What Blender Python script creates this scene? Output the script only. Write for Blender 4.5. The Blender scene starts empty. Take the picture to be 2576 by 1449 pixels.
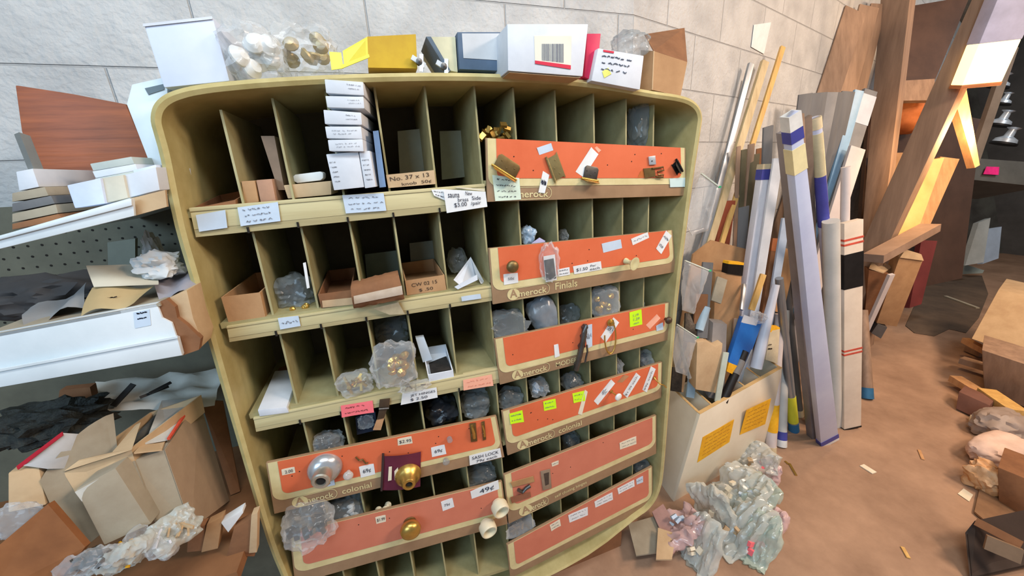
import bpy, bmesh, math, random
from mathutils import Vector, Matrix, noise
SC = bpy.context.scene; COL = SC.collection
FPX = 919.86
CAM = Vector((.3648, -.8917, 1.52))
RT = Vector((.942091, -.331545, -.050417)); DN = Vector((-.146426, -.271416, -.951259)); FW = Vector((.301701, .903555, -.304245))
rnd = random.Random(7)

# ---- where a point of the photograph lies in the room: on the plane x=, y= or z= given, or on the turned wall
def ray(u, v): return RT*((u-1288)/FPX)+DN*((v-724.5)/FPX)+FW
def at(u, v, Y=None, X=None, Z=None):
    d = ray(u, v)
    i, val = (0, X) if X is not None else (2, Z) if Z is not None else (1, Y)
    return CAM+d*((val-CAM[i])/d[i])
WA = .30; WD = Vector((math.cos(WA), math.sin(WA), 0)); WN = Vector((math.sin(WA), -math.cos(WA), 0)); WP = Vector((1.26, .34, 0))
def atw(u, v, off=0.):
    d = ray(u, v); p0 = WP+WN*off
    return CAM+d*((p0-CAM).dot(WN)/d.dot(WN))
def at_t(u, v, t): return CAM+ray(u, v)*t
def dep(p): return (p-CAM).dot(FW)
def mpp(p): return dep(p)/FPX

# ---- materials
def lin(c): return tuple(((x/255)/12.92 if x/255 <= .04045 else ((x/255+.055)/1.055)**2.4) for x in c)
MC = {}
def mat(name, rgb, rough=.6, metal=0., var=.18, sc=18., bump=.15, bsc=None, stretch=None, rgb2=None, clear=None, emit=None, spec=.4):
    if name in MC: return MC[name]
    m = bpy.data.materials.new(name); m.use_nodes = True; MC[name] = m
    nt = m.node_tree; N = nt.nodes; L = nt.links; b = N['Principled BSDF']; out = N['Material Output']
    tc = N.new('ShaderNodeTexCoord'); mp = N.new('ShaderNodeMapping'); L.new(tc.outputs['Object'], mp.inputs[0])
    if stretch: mp.inputs['Scale'].default_value = stretch
    nz = N.new('ShaderNodeTexNoise'); nz.inputs['Scale'].default_value = sc; nz.inputs['Detail'].default_value = 6; nz.inputs['Roughness'].default_value = .65
    L.new(mp.outputs[0], nz.inputs['Vector'])
    cr = N.new('ShaderNodeValToRGB'); L.new(nz.outputs['Fac'], cr.inputs[0])
    c = lin(rgb); c2 = lin(rgb2) if rgb2 else tuple(x*(1-var*1.6) for x in c)
    cr.color_ramp.elements[0].color = (*c2, 1); cr.color_ramp.elements[0].position = .32
    cr.color_ramp.elements[1].color = (*(c if rgb2 else tuple(min(1, x*(1+var*.5)) for x in c)), 1); cr.color_ramp.elements[1].position = .68
    L.new(cr.outputs[0], b.inputs['Base Color'])
    b.inputs['Roughness'].default_value = rough; b.inputs['Metallic'].default_value = metal; b.inputs['Specular IOR Level'].default_value = spec
    if bump:
        bp = N.new('ShaderNodeBump'); bp.inputs['Strength'].default_value = bump; bp.inputs['Distance'].default_value = .004
        n2 = N.new('ShaderNodeTexNoise'); n2.inputs['Scale'].default_value = bsc or sc*4; n2.inputs['Detail'].default_value = 4
        L.new(mp.outputs[0], n2.inputs['Vector']); L.new(n2.outputs['Fac'], bp.inputs['Height']); L.new(bp.outputs[0], b.inputs['Normal'])
    if emit:
        b.inputs['Emission Color'].default_value = (*lin(emit[0]), 1); b.inputs['Emission Strength'].default_value = emit[1]
    if clear is not None:
        # thin plastic film: mostly see-through, folds catch the light
        tr = N.new('ShaderNodeBsdfTransparent'); mx = N.new('ShaderNodeMixShader'); lw = N.new('ShaderNodeLayerWeight'); lw.inputs[0].default_value = .35
        mr = N.new('ShaderNodeMapRange'); mr.inputs['To Min'].default_value = clear; mr.inputs['To Max'].default_value = min(1, clear+.45)
        L.new(lw.outputs['Facing'], mr.inputs[0]); L.new(mr.outputs[0], mx.inputs[0]); L.new(tr.outputs[0], mx.inputs[1]); L.new(b.outputs[0], mx.inputs[2]); L.new(mx.outputs[0], out.inputs[0])
    return m
def wood(name, rgb, rgb2, axis='x', sc=6., rough=.65):
    st = {'x': (.12, 1.6, 1.6), 'y': (1.6, .12, 1.6), 'z': (1.6, 1.6, .12)}[axis]
    return mat(name, rgb, rough, 0, sc=sc*3, bump=.12, stretch=st, rgb2=rgb2)

OLIVE = mat('olive_paint', (202,188,134), .42, var=.2, sc=9, rgb2=(172,156,102))
OLIVE2 = mat('olive_divider_paint', (174,166,124), .6, rgb2=(144,134,92), sc=7)
RAIL = wood('pale_rail_wood', (206,196,152), (190,176,130), 'x')
RAILD = wood('rail_ledge_wood', (184,172,130), (164,150,108), 'x')
ORANGE = mat('orange_enamel', (227,117,78), .42, sc=5, rgb2=(212,102,64), bump=.05)
ORANGEF = mat('faded_orange_enamel', (212,128,102), .5, sc=6, rgb2=(198,114,90), bump=.05)
CREAM = mat('cream_enamel', (224,210,160), .5, sc=14, rgb2=(204,188,136), bump=.04)
TAN = mat('tan_enamel', (168,136,104), .55, sc=12, rgb2=(150,120,90), bump=.05)
PAPER = mat('white_paper', (236,238,238), .8, sc=20, rgb2=(222,224,224), bump=.03)
PAPERC = mat('cream_paper', (238,228,204), .8, sc=20, rgb2=(222,210,184), bump=.05)
BLUEP = mat('pale_blue_paper', (200,216,232), .8, sc=20, bump=.03, var=.06)
PINKP = mat('pink_paper', (250,120,128), .8, sc=20, bump=.03, var=.06)
PEACH = mat('peach_paper', (246,178,150), .8, sc=20, bump=.03, var=.06)
LIME = mat('fluorescent_lime_paper', (206,255,28), .8, sc=20, bump=.02, var=.04)
YEL = mat('yellow_paper', (246,190,40), .75, sc=30, rgb2=(226,160,24), bump=.03)
INK = mat('dark_ink', (40,46,66), .7, bump=0, var=.05)
INKB = mat('brown_ink', (70,52,40), .7, bump=0, var=.05)
GREYINK = mat('grey_print', (120,124,134), .7, bump=0, var=.05)
CARD = mat('cardboard', (188,148,106), .85, sc=10, rgb2=(166,126,88), bump=.12, bsc=90)
CARDP = mat('pale_cardboard', (206,178,140), .85, sc=10, rgb2=(186,156,120), bump=.12, bsc=90)
CARDD = mat('brown_cardboard', (150,104,70), .85, sc=10, rgb2=(122,82,54), bump=.12, bsc=90)
CARDG = mat('grey_cardboard', (168,158,138), .85, sc=8, rgb2=(146,134,114), bump=.12, bsc=90)
WBOX = mat('white_carton', (216,221,228), .7, sc=10, rgb2=(198,204,212), bump=.04)
WMET = mat('white_enamel_steel', (226,234,238), .35, sc=5, rgb2=(206,216,220), bump=.03)
BRASS = mat('brass', (222,186,104), .32, .85, sc=12, rgb2=(190,152,76), bump=.05)
ABRASS = mat('antique_brass', (150,128,86), .45, .8, sc=16, rgb2=(112,94,60), bump=.1)
PEWT = mat('pewter', (120,118,116), .4, .85, sc=16, rgb2=(88,86,84), bump=.1)
BLKM = mat('black_iron', (44,42,42), .5, .6, sc=20, bump=.15)
CHROME = mat('zinc_plate', (216,224,232), .3, .6, sc=10, bump=.04, var=.1)
WHITE = mat('white_porcelain', (236,238,236), .2, sc=8, bump=0, var=.03)
IVORY = mat('ivory_plastic', (226,216,186), .35, sc=8, bump=0, var=.05)
CLEARP = mat('clear_plastic_film', (236,240,242), .12, sc=8, bump=.35, bsc=40, clear=.13, spec=1., var=.05)
CLEARG = mat('cloudy_plastic_film', (168,176,178), .16, sc=8, bump=.4, bsc=30, clear=.24, spec=1., var=.1)
HEAP = mat('milky_plastic_film', (230,230,222), .22, sc=10, rgb2=(206,212,204), bump=.35, bsc=34, clear=.5, spec=.9)
HEAPG = mat('greenish_plastic_film', (212,226,212), .22, sc=10, rgb2=(186,204,190), bump=.35, bsc=34, clear=.55, spec=.9)
HEAPP = mat('pinkish_plastic_film', (240,206,204), .22, sc=10, rgb2=(220,184,182), bump=.35, bsc=34, clear=.6, spec=.9)
DARK = mat('dark_hole', (30,26,22), .9, bump=0, var=.1)
DSTUFF = mat('dark_bronze_parts', (70,62,52), .4, .5, sc=30, rgb2=(36,32,30))
CONC = mat('brown_concrete', (180,146,120), .7, sc=3.2, rgb2=(142,112,90), bump=.25, bsc=40, spec=.3)
ALU = mat('aluminium', (176,184,192), .35, .7, sc=5, rgb2=(146,152,158), bump=.05, stretch=(2,2,.2))
GREYW = mat('grey_primed_board', (116,116,116), .65, sc=5, rgb2=(92,92,94), stretch=(2,2,.2))
PVC = mat('white_pvc', (226,228,236), .35, sc=4, rgb2=(204,208,220), bump=.02)
PINE = wood('pine', (226,186,112), (196,150,84), 'z')
LUM = wood('brown_lumber', (170,140,116), (136,110,90), 'z', 5)
LUMO = wood('orange_lumber', (210,164,116), (182,134,90), 'z', 5)
MDF = mat('white_melamine', (240,230,208), .45, sc=4, rgb2=(226,214,190), bump=.03)
CHIP = wood('raw_chipboard_edge', (214,180,124), (184,148,96), 'x', 12)
BROWNB = wood('brown_panelling', (176,98,56), (122,66,40), 'x', 9, .5)
PEG = mat('pegboard_grey', (110,108,92), .7, sc=8, bump=.05)

# ---- mesh builder
class MB:
    def __init__(s): s.v = []; s.f = []; s.smooth = False; s.bev = 0.; s.ang = 40
    def add(s, vs, fs):
        o = len(s.v); s.v += [Vector(a) for a in vs]; s.f += [tuple(i+o for i in f) for f in fs]; return s
    def prism(s, poly, d):
        n = len(poly); a = [Vector(p) for p in poly]; b = [p+Vector(d) for p in a]
        return s.add(a+b, [tuple(range(n)), tuple(range(2*n-1, n-1, -1))]+[(i, (i+1) % n, n+(i+1) % n, n+i) for i in range(n)])
    def box(s, c, sz, rot=None):
        x, y, z = [a/2 for a in sz]; c = Vector(c)
        vs = [Vector((i*x, j*y, k*z)) for k in (-1, 1) for j in (-1, 1) for i in (-1, 1)]
        if rot: vs = [rot @ v for v in vs]
        return s.add([c+v for v in vs], [(0,2,3,1), (4,5,7,6), (0,1,5,4), (2,6,7,3), (0,4,6,2), (1,3,7,5)])
    def beam(s, a, b, w, h, side=None, w2=None, h2=None):
        a = Vector(a); b = Vector(b); ax = (b-a).normalized()
        sd = (side if side is not None else FW); sd = (sd-ax*sd.dot(ax)).normalized(); wd = ax.cross(sd).normalized()
        w2 = w2 or w; h2 = h2 or h
        q = lambda p, w, h: [p+wd*w/2+sd*h/2, p-wd*w/2+sd*h/2, p-wd*w/2-sd*h/2, p+wd*w/2-sd*h/2]
        return s.add(q(a, w, h)+q(b, w2, h2), [(0,1,2,3), (7,6,5,4), (0,4,5,1), (1,5,6,2), (2,6,7,3), (3,7,4,0)])
    def tube(s, pts, r, n=10, r2=None, hollow=False):
        pts = [Vector(p) for p in pts]; m = len(pts); rings = []; up = Vector((.123, .31, .94))
        for i, p in enumerate(pts):
            t = (pts[min(i+1, m-1)]-pts[max(i-1, 0)]).normalized(); x = t.cross(up)
            if x.length < 1e-3: x = t.cross(Vector((1, 0, 0)))
            x.normalize(); y = t.cross(x); rr = r if r2 is None else r+(r2-r)*i/(m-1)
            rings.append([p+x*rr*math.cos(2*math.pi*k/n)+y*rr*math.sin(2*math.pi*k/n) for k in range(n)])
        fs = [(i*n+k, i*n+(k+1) % n, (i+1)*n+(k+1) % n, (i+1)*n+k) for i in range(m-1) for k in range(n)]
        fs += [tuple(range(n-1, -1, -1)), tuple((m-1)*n+k for k in range(n))]
        s.smooth = True
        return s.add([p for r_ in rings for p in r_], fs)
    def lathe(s, prof, o, axis, n=28):
        o = Vector(o); ax = Vector(axis).normalized(); x = ax.orthogonal().normalized(); y = ax.cross(x); m = len(prof)
        vs = [o+ax*h+(x*math.cos(2*math.pi*k/n)+y*math.sin(2*math.pi*k/n))*max(r, 1e-4) for r, h in prof for k in range(n)]
        fs = [(i*n+k, i*n+(k+1) % n, (i+1)*n+(k+1) % n, (i+1)*n+k) for i in range(m-1) for k in range(n)]
        fs += [tuple(range(n-1, -1, -1)), tuple((m-1)*n+k for k in range(n))]
        s.smooth = True
        return s.add(vs, fs)
    def blob(s, c, sz, seed=0, amp=.25, freq=2.2, rot=None, sub=4, flat=None):
        bm = bmesh.new(); bmesh.ops.create_icosphere(bm, subdivisions=sub, radius=1.)
        bm.verts.ensure_lookup_table(); off = Vector((seed*3.7, seed*1.9, seed*5.3)); vs = []
        for v in bm.verts:
            p = v.co.copy(); q = p*freq*.8+off; F = noise.voronoi(p*freq*1.15+off)
            # a slack sack: rounded box, low waves, flat tilted facets meeting in creases, corners pulled out
            n_ = (abs(p.x)**3+abs(p.y)**3+abs(p.z)**3)**(1/3); c0 = F[1][0]; hh = noise.noise_vector(c0*3.1+off)
            k_ = min(1, (F[0][1]-F[0][0])*5)
            d = (1+amp*.8*noise.noise(q)+amp*1.1*k_*(p*freq*1.15+off-c0).dot(hh)-amp*.35*(1-k_)+amp*.25*noise.noise(p*freq*3+off))/n_
            p = Vector((p.x*d*sz[0]/2, p.y*d*sz[1]/2, p.z*d*sz[2]/2))
            if rot: p = rot @ p
            w = Vector(c)+p
            if flat is not None and w.z < flat: w.z = flat+.0005+(flat-w.z)*.02
            vs.append(w)
        fs = [tuple(v.index for v in f.verts) for f in bm.faces]; bm.free(); s.smooth = True; s.ang = 38
        return s.add(vs, fs)
    def quadgrid(s, q, nu, nv, fn):
        # four corners tl,tr,br,bl ; fn(s,t) gives an offset vector
        vs = []
        for j in range(nv+1):
            for i in range(nu+1):
                a = i/nu; b = j/nv
                p = (q[0]*(1-a)+q[1]*a)*(1-b)+(q[3]*(1-a)+q[2]*a)*b
                vs.append(p+fn(a, b))
        fs = [(j*(nu+1)+i, j*(nu+1)+i+1, (j+1)*(nu+1)+i+1, (j+1)*(nu+1)+i) for j in range(nv) for i in range(nu)]
        s.smooth = True; s.ang = 60
        return s.add(vs, fs)
    def film(s, c, ex, ey, w, h, th, seed=0, flat=None, amp=.22, N=30):
        # a thin limp plastic bag: two skins over a folded middle sheet, ragged outline
        c = Vector(c); ex = Vector(ex).normalized(); ey = (Vector(ey)-ex*Vector(ey).dot(ex)).normalized(); en = ex.cross(ey)
        off = Vector((seed*2.3, seed*4.1, seed*1.7)); vs = []
        def crease(x, y):
            r = 0; a = 1.; f = 1.3
            for k in range(4):
                r += a*(1-2*abs(noise.noise(Vector((x*f, y*f*1.5, k*7.))+off))); a *= .5; f *= 2.1
            return r
        for sg in (-1, 1):
            for j in range(N+1):
                for i in range(N+1):
                    x = i/N*2-1; y = j/N*2-1
                    e = 1+.22*noise.noise(Vector((x*1.7, y*1.7, 3.))+off); sx = x*math.sqrt(1-y*y*.22)*e; sy = y*math.sqrt(1-x*x*.22)*(1+.25*noise.noise(Vector((x*2.1, y*2.1, 9.))+off))
                    rim = max(0, (1-x**4)*(1-y**4))
                    zz = crease(sx, sy)*amp*min(w, h)*.5+sg*th*.5*rim**.5*(1+.5*noise.noise(Vector((x*3, y*3, sg*5.))+off))
                    q = c+ex*sx*w/2+ey*sy*h/2+en*zz
                    if flat is not None and q.z < flat: q.z = flat+.0004*sg+.001
                    vs.append(q)
        M_ = (N+1)**2; fs = []
        for sg in (0, 1):
            o = sg*M_
            fs += [(o+j*(N+1)+i, o+j*(N+1)+i+1, o+(j+1)*(N+1)+i+1, o+(j+1)*(N+1)+i) for j in range(N) for i in range(N)]
        R = [i for i in range(N+1)]+[j*(N+1)+N for j in range(1, N+1)]+[N*(N+1)+i for i in range(N-1, -1, -1)]+[j*(N+1) for j in range(N-1, 0, -1)]
        fs += [(R[i], R[(i+1) % len(R)], R[(i+1) % len(R)]+M_, R[i]+M_) for i in range(len(R))]
        s.smooth = True; s.ang = 45
        return s.add(vs, fs)
    def bevel(s, w): s.bev = w; return s

def mesh_obj(name, mb, m, origin):
    bm = bmesh.new(); vs = [bm.verts.new(v-origin) for v in mb.v]
    for f in mb.f:
        try: bm.faces.new([vs[i] for i in f])
        except ValueError: pass
    bmesh.ops.recalc_face_normals(bm, faces=bm.faces)
    if mb.bev:
        es = [e for e in bm.edges if len(e.link_faces) == 2 and e.calc_face_angle(0) > .6]
        bmesh.ops.bevel(bm, geom=es, offset=mb.bev, segments=2, affect='EDGES', profile=.6, clamp_overlap=True)
    me = bpy.data.meshes.new(name); bm.to_mesh(me); bm.free()
    if mb.smooth or mb.bev:
        for p in me.polygons: p.use_smooth = True
        me.set_sharp_from_angle(angle=math.radians(mb.ang))
    me.materials.append(m)
    o = bpy.data.objects.new(name, me); COL.objects.link(o)
    return o
def base(vs):
    xs = [v.x for v in vs]; ys = [v.y for v in vs]; zs = [v.z for v in vs]
    return Vector(((min(xs)+max(xs))/2, (min(ys)+max(ys))/2, min(zs)))
def props(o, label, cat, group=None, kind=None):
    o['label'] = label; o['category'] = cat
    if group: o['group'] = group
    if kind: o['kind'] = kind
    return o
# parts: list of (name, MB, material, [sub-parts], label)
def thing(name, label, cat, parts, group=None, kind=None):
    allv = [v for p in parts for v in p[1].v]; o0 = base(allv)
    if len(parts) == 1 and (len(parts[0]) < 4 or not parts[0][3]):
        o = mesh_obj(name, parts[0][1], parts[0][2], o0); o.location = o0
        return props(o, label, cat, group, kind)
    root = bpy.data.objects.new(name, None); root.empty_display_size = .03; COL.objects.link(root); root.location = o0
    props(root, label, cat, group, kind)
    for p in parts:
        a = mesh_obj(p[0], p[1], p[2], o0); a.parent = root
        if len(p) > 4 and p[4]: a['label'] = p[4]
        for sp in (p[3] if len(p) > 3 and p[3] else []):
            b = mesh_obj(sp[0], sp[1], sp[2], o0); b.parent = a
    return root
def one(name, label, cat, mb, m, group=None, kind=None): return thing(name, label, cat, [(name, mb, m)], group, kind)
def structure(name, mb, m):
    o = mesh_obj(name, mb, m, Vector((0, 0, 0))); o['kind'] = 'structure'; return o

# ---- shapes from pixel outlines on a plane
def pl(px, Y, th=.001):
    return MB().prism([at(u, v, Y) for u, v in px], (0, th, 0))
def boxq(px, Y, d):
    q = [at(u, v, Y) for u, v in px]
    return MB().prism(q, d if not isinstance(d, (int, float)) else (0, d, 0))
def openbox(q, d, t=.004):
    d = Vector(d); tl, tr, br, bl = [Vector(p) for p in q]; dn = d.normalized()*t; mb = MB()
    mb.prism(q, dn); mb.prism([p+d-dn for p in q], dn)
    e = (tr-tl).normalized()*t
    mb.prism([tl+dn, tl+d-dn, bl+d-dn, bl+dn], e); mb.prism([tr+dn, tr+d-dn, br+d-dn, br+dn], -e)
    up = (tl-bl).normalized()*t
    mb.prism([bl+dn+e, br+dn-e, br+d-dn-e, bl+d-dn+e], up)
    return mb
FC = {}
def text_mb(s, p0, p1, hgt=None, nrm=Vector((0, -1, 0)), off=.0006, bold=0.):
    key = (s, bold)
    if key not in FC:
        cu = bpy.data.curves.new('t', 'FONT'); cu.body = s; cu.offset = bold; cu.resolution_u = 3
        ob = bpy.data.objects.new('t', cu); COL.objects.link(ob)
        me = bpy.data.meshes.new_from_object(ob.evaluated_get(bpy.context.evaluated_depsgraph_get()))
        FC[key] = ([v.co.copy() for v in me.vertices], [tuple(p.vertices) for p in me.polygons])
        bpy.data.objects.remove(ob); bpy.data.curves.remove(cu); bpy.data.meshes.remove(me)
    vs, fs = FC[key]
    x0 = min(v.x for v in vs); x1 = max(v.x for v in vs); y0 = min(v.y for v in vs); y1 = max(v.y for v in vs)
    ex = p1-p0; w = ex.length; ex = ex.normalized(); ey = nrm.cross(ex).normalized()
    if ey.z < -.2: ey = -ey
    k = w/(x1-x0); ky = hgt/(y1-y0) if hgt else k
    mb = MB(); mb.add([p0+ex*(v.x-x0)*k+ey*(v.y-min(0, y0))*ky+nrm*off for v in vs], fs)
    return mb
def txt(s, a, b, Y, hpx=None, bold=0.):
    p0 = at(*a, Y); p1 = at(*b, Y)
    return text_mb(s, p0, p1, hpx*mpp(p0) if hpx else None, bold=bold)
def scrib(px, Y, lines=2, seed=1, w=.0011):
    # pen strokes across a paper outline given tl,tr,br,bl
    r = random.Random(seed); q = [at(u, v, Y-.0007) for u, v in px]; mb = MB()
    for k in range(lines):
        t = (k+.6)/(lines+.25); a = .1+r.random()*.06
        end = .72+r.random()*.2
        while a < end:
            ln = .04+r.random()*.07; h = .28/lines
            pts = [(a+ln*i/4, t+(h*(.5-r.random()))) for i in range(5)]
            W = [(q[0]*(1-x)+q[1]*x)*(1-y)+(q[3]*(1-x)+q[2]*x)*y for x, y in pts]
            for i in range(4):
                e = (W[i+1]-W[i]); n = Vector((-e.z, 0, e.x)).normalized()*w/2
                mb.add([W[i]-n, W[i+1]-n, W[i+1]+n, W[i]+n], [(0,1,2,3)])
            a += ln+(.02 if r.random() < .6 else .07)
    return mb
def lerp2(q, s, t): return (q[0]*(1-s)+q[1]*s)*(1-t)+(q[3]*(1-s)+q[2]*s)*t
# ================= camera
cd = bpy.data.cameras.new('camera'); cam = bpy.data.objects.new('camera', cd); COL.objects.link(cam); SC.camera = cam
cd.sensor_width = 36; cd.sensor_fit = 'HORIZONTAL'; cd.lens = FPX/2576*36; cd.clip_start = .02; cd.clip_end = 60
R3 = Matrix((RT, -DN, -FW)).transposed(); cam.matrix_world = Matrix.Translation(CAM) @ R3.to_4x4()

# ================= setting
def block_wall(name, rgb, rgb2, ax):
    m = bpy.data.materials.new(name); m.use_nodes = True; N = m.node_tree.nodes; L = m.node_tree.links; b = N['Principled BSDF']
    tc = N.new('ShaderNodeTexCoord'); mp = N.new('ShaderNodeMapping'); mp.inputs['Rotation'].default_value = (math.pi/2, 0, 0) if ax is None else (math.pi/2, 0, 0)
    sx = N.new('ShaderNodeSeparateXYZ'); cx = N.new('ShaderNodeCombineXYZ'); L.new(tc.outputs['Object'], sx.inputs[0])
    L.new(sx.outputs['X'], cx.inputs['X']); L.new(sx.outputs['Z'], cx.inputs['Y'])
    br = N.new('ShaderNodeTexBrick'); L.new(cx.outputs[0], br.inputs['Vector']); br.inputs['Scale'].default_value = 1
    br.inputs['Brick Width'].default_value = .40; br.inputs['Row Height'].default_value = .20; br.inputs['Mortar Size'].default_value = .003; br.inputs['Mortar Smooth'].default_value = .6
    nz = N.new('ShaderNodeTexNoise'); nz.inputs['Scale'].default_value = 7; nz.inputs['Detail'].default_value = 8; L.new(tc.outputs['Object'], nz.inputs['Vector'])
    cr = N.new('ShaderNodeValToRGB'); L.new(nz.outputs['Fac'], cr.inputs[0]); cr.color_ramp.elements[0].color = (*lin(rgb2), 1); cr.color_ramp.elements[1].color = (*lin(rgb), 1)
    cr.color_ramp.elements[0].position = .3; cr.color_ramp.elements[1].position = .6
    mx = N.new('ShaderNodeMixRGB'); L.new(br.outputs['Fac'], mx.inputs[0]); L.new(cr.outputs[0], mx.inputs[1]); mx.inputs[2].default_value = (*[x*.9 for x in lin(rgb2)], 1)
    L.new(mx.outputs[0], b.inputs['Base Color']); b.inputs['Roughness'].default_value = .8
    n2 = N.new('ShaderNodeTexNoise'); n2.inputs['Scale'].default_value = 60; n2.inputs['Detail'].default_value = 6; L.new(tc.outputs['Object'], n2.inputs['Vector'])
    ad = N.new('ShaderNodeMath'); ad.operation = 'SUBTRACT'; L.new(n2.outputs['Fac'], ad.inputs[0]); L.new(br.outputs['Fac'], ad.inputs[1])
    bp = N.new('ShaderNodeBump'); bp.inputs['Strength'].default_value = .7; bp.inputs['Distance'].default_value = .008; L.new(ad.outputs[0], bp.inputs['Height']); L.new(bp.outputs[0], b.inputs['Normal'])
    return m
WALLM = block_wall('painted_block', (200,200,198), (176,176,175), 'x')
structure('floor', MB().box((2.5, 0, -.05), (13, 9, .1)), CONC)
structure('wall_back', MB().box((-1.42, .42, 1.5), (5.36, .16, 3.0)), WALLM)
# the block wall right of the cabinet runs off at an angle: local x along the wall
LW = 7.0
wr = structure('wall_right', MB().box((LW/2, .08, 1.5), (LW, .16, 3.0)), WALLM)
wr.location = WP; wr.rotation_euler = (0, 0, WA)
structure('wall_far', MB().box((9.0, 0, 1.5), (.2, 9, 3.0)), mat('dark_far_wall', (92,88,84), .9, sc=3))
structure('ceiling', MB().box((2.5, 0, 3.05), (13, 9, .1)), mat('ceiling_boards', (150,140,126), .85, sc=4))

# ================= the bin cabinet
OUT = [(672,1360),(600,1120),(530,880),(484,720),(440,570),(404,400),(388,340),(379,305),(382,275),(395,253),(418,236),(450,224),(490,215),(560,206),(700,195),(900,186),(1100,183),(1250,186),(1400,194),(1520,208),(1640,229),(1700,238),(1735,248),(1757,266),(1766,292),(1763,325),(1744,450),(1724,600),(1707,740),(1694,880),(1681,1040),(1670,1180),(1663,1225),(1650,1258),(1628,1285),(1596,1308)]
FY = -.02
out = [at(u, v, FY) for u, v in OUT]
out += [Vector((x, FY, z)) for x, z in ((.9,.135),(.6,.10),(.3,.115),(.12,.15),(.03,.19),(-.015,.25),(-.03,.34),(-.03,.5))]
def smooth_loop(p, k=3):
    n = len(p); r = []
    for i in range(n):
        a, b, c, d = p[i-1], p[i], p[(i+1) % n], p[(i+2) % n]
        for j in range(k):
            t = j/k; r.append(.5*((2*b)+(c-a)*t+(2*a-5*b+4*c-d)*t*t+(3*b-a-3*c+d)*t**3))
    return r
out = smooth_loop(out)
def inset(p, d):
    n = len(p); r = []
    for i in range(n):
        t = (p[(i+1) % n]-p[i-1]).normalized(); nn = Vector((t.z, 0, -t.x)); r.append(p[i]+nn*d)
    return r
inn = inset(out, .015); cen = sum(out, Vector())/len(out)
if (inn[15]-cen).length > (out[15]-cen).length: inn = inset(out, -.015)
mid = [(a+b)/2 for a, b in zip(out, inn)]
fr = MB(); n = len(out); D = Vector((0, .325, 0)); r3 = Vector((0, -.004, 0))
fr.add(out+[m_+r3 for m_ in mid]+inn+[p+D for p in inn]+[p+D for p in out], [(k*n+i, k*n+(i+1) % n, ((k+1) % 5)*n+(i+1) % n, ((k+1) % 5)*n+i) for k in range(5) for i in range(n)])
fr.smooth = True; fr.ang = 50
cab = [('frame', fr, OLIVE)]
cab.append(('back_panel', MB().prism([p+Vector((0, .314-FY-.02, 0)) for p in mid], (0, .008, 0)), mat('cabinet_back', (112,100,74), .7, rgb2=(86,76,54), sc=5)))
# divider positions and, for every row, where its lower edge runs: left end / middle / right end
DX = [.098,.19,.289,.386,.492,.605,.70,.81,.92,1.02,1.111]
ROWB = {1: ((.0,1.426),(.608,1.437),(.61,1.451),(1.2,1.426)), 2: ((.0,1.190),(.608,1.19),(.606,1.183),(1.2,1.19)), 3: ((.0,.960),(.608,.938),(.61,.933),(1.2,.952)),
        4: ((-.01,.716),(.607,.676),(.62,.679),(1.2,.729)), 5: ((-.01,.462),(.607,.405),(.608,.403),(1.2,.487)), 6: ((-.01,.21),(.607,.15),(.608,.15),(1.2,.25))}
def zb(r, x):
    a, b, c, d = ROWB[r]
    (p, q) = (a, b) if x < .606 else (c, d)
    return p[1]+(q[1]-p[1])*(x-p[0])/(q[0]-p[0])
SH = .05
for r in range(1, 7):
    for x0, x1 in ((0.0, .603), (.607, 1.197)):
        q = [Vector((x0, .004, zb(r, x0)+SH-.012)), Vector((x1, .004, zb(r, x1)+SH-.012)), Vector((x1, .004, zb(r, x1)+SH)), Vector((x0, .004, zb(r, x0)+SH))]
        cab.append(('shelf', MB().prism(q, (0, .288, 0)), OLIVE2))
TOPZ = [1.655,1.676,1.69,1.70,1.704,1.706,1.703,1.699,1.694,1.684,1.668]
for r in range(1, 7):
    for i, x in enumerate(DX):
        z0 = zb(r, x)+SH; z1 = (TOPZ[i]+.006) if r == 1 else zb(r-1, x)+SH-.013
        # the front edge is cut back towards the top, as on the real bins
        q = [Vector((x, .012, z0)), Vector((x, .29, z0)), Vector((x, .29, z1)), Vector((x, .026, z1))]
        cab.append(('divider', MB().prism([p-Vector((.0022, 0, 0)) for p in q], (.0044, 0, 0)), OLIVE2))
for (a, b, c, d) in (((476,523),(1219,462),(1226,521),(492,597)), ((570,821),(1239,718),(1244,756),(577,861)), ((637,1051),(1253,925),(1259,963),(644,1087))):
    q = [at(u, v, 0) for u, v in (a, b, c, d)]
    m1, m2 = lerp2(q, 0, .74), lerp2(q, 1, .74); t1, t2 = lerp2(q, 0, .13), lerp2(q, 1, .13)
    ra = MB().prism([t1, t2, m2, m1], (0, .012, 0))
    lip = MB().prism([q[0]+Vector((0, -.002, 0)), q[1]+Vector((0, -.002, 0)), t2+Vector((0, -.002, 0)), t1+Vector((0, -.002, 0))], (0, .014, 0))
    led = MB().prism([m1+Vector((0, .001, 0)), m2+Vector((0, .001, 0)), q[2]+Vector((0, .001, 0)), q[3]+Vector((0, .001, 0))], (0, .01, 0))
    # notches where the dividers meet the ledge
    no = []
    for x in DX[:5]:
        s = (x-q[3].x)/(q[2].x-q[3].x); p = lerp2(q, s, .97); no.append(('notch', MB().box(p+Vector((0, .0005, .002)), (.004, .004, .012)), DARK))
    cab.append(('price_rail', ra.bevel(.001), RAIL, [('rail_lip', lip.bevel(.001), RAIL), ('rail_ledge', led, RAILD)]+no))
cab.append(('plinth', MB().box((.6, .16, .05), (1.0, .22, .10)), CARDD))
CABT = thing('hardware_bin_cabinet', 'tall olive pigeonhole cabinet with rounded corners holding loose hardware', 'cabinet', cab)

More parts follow.
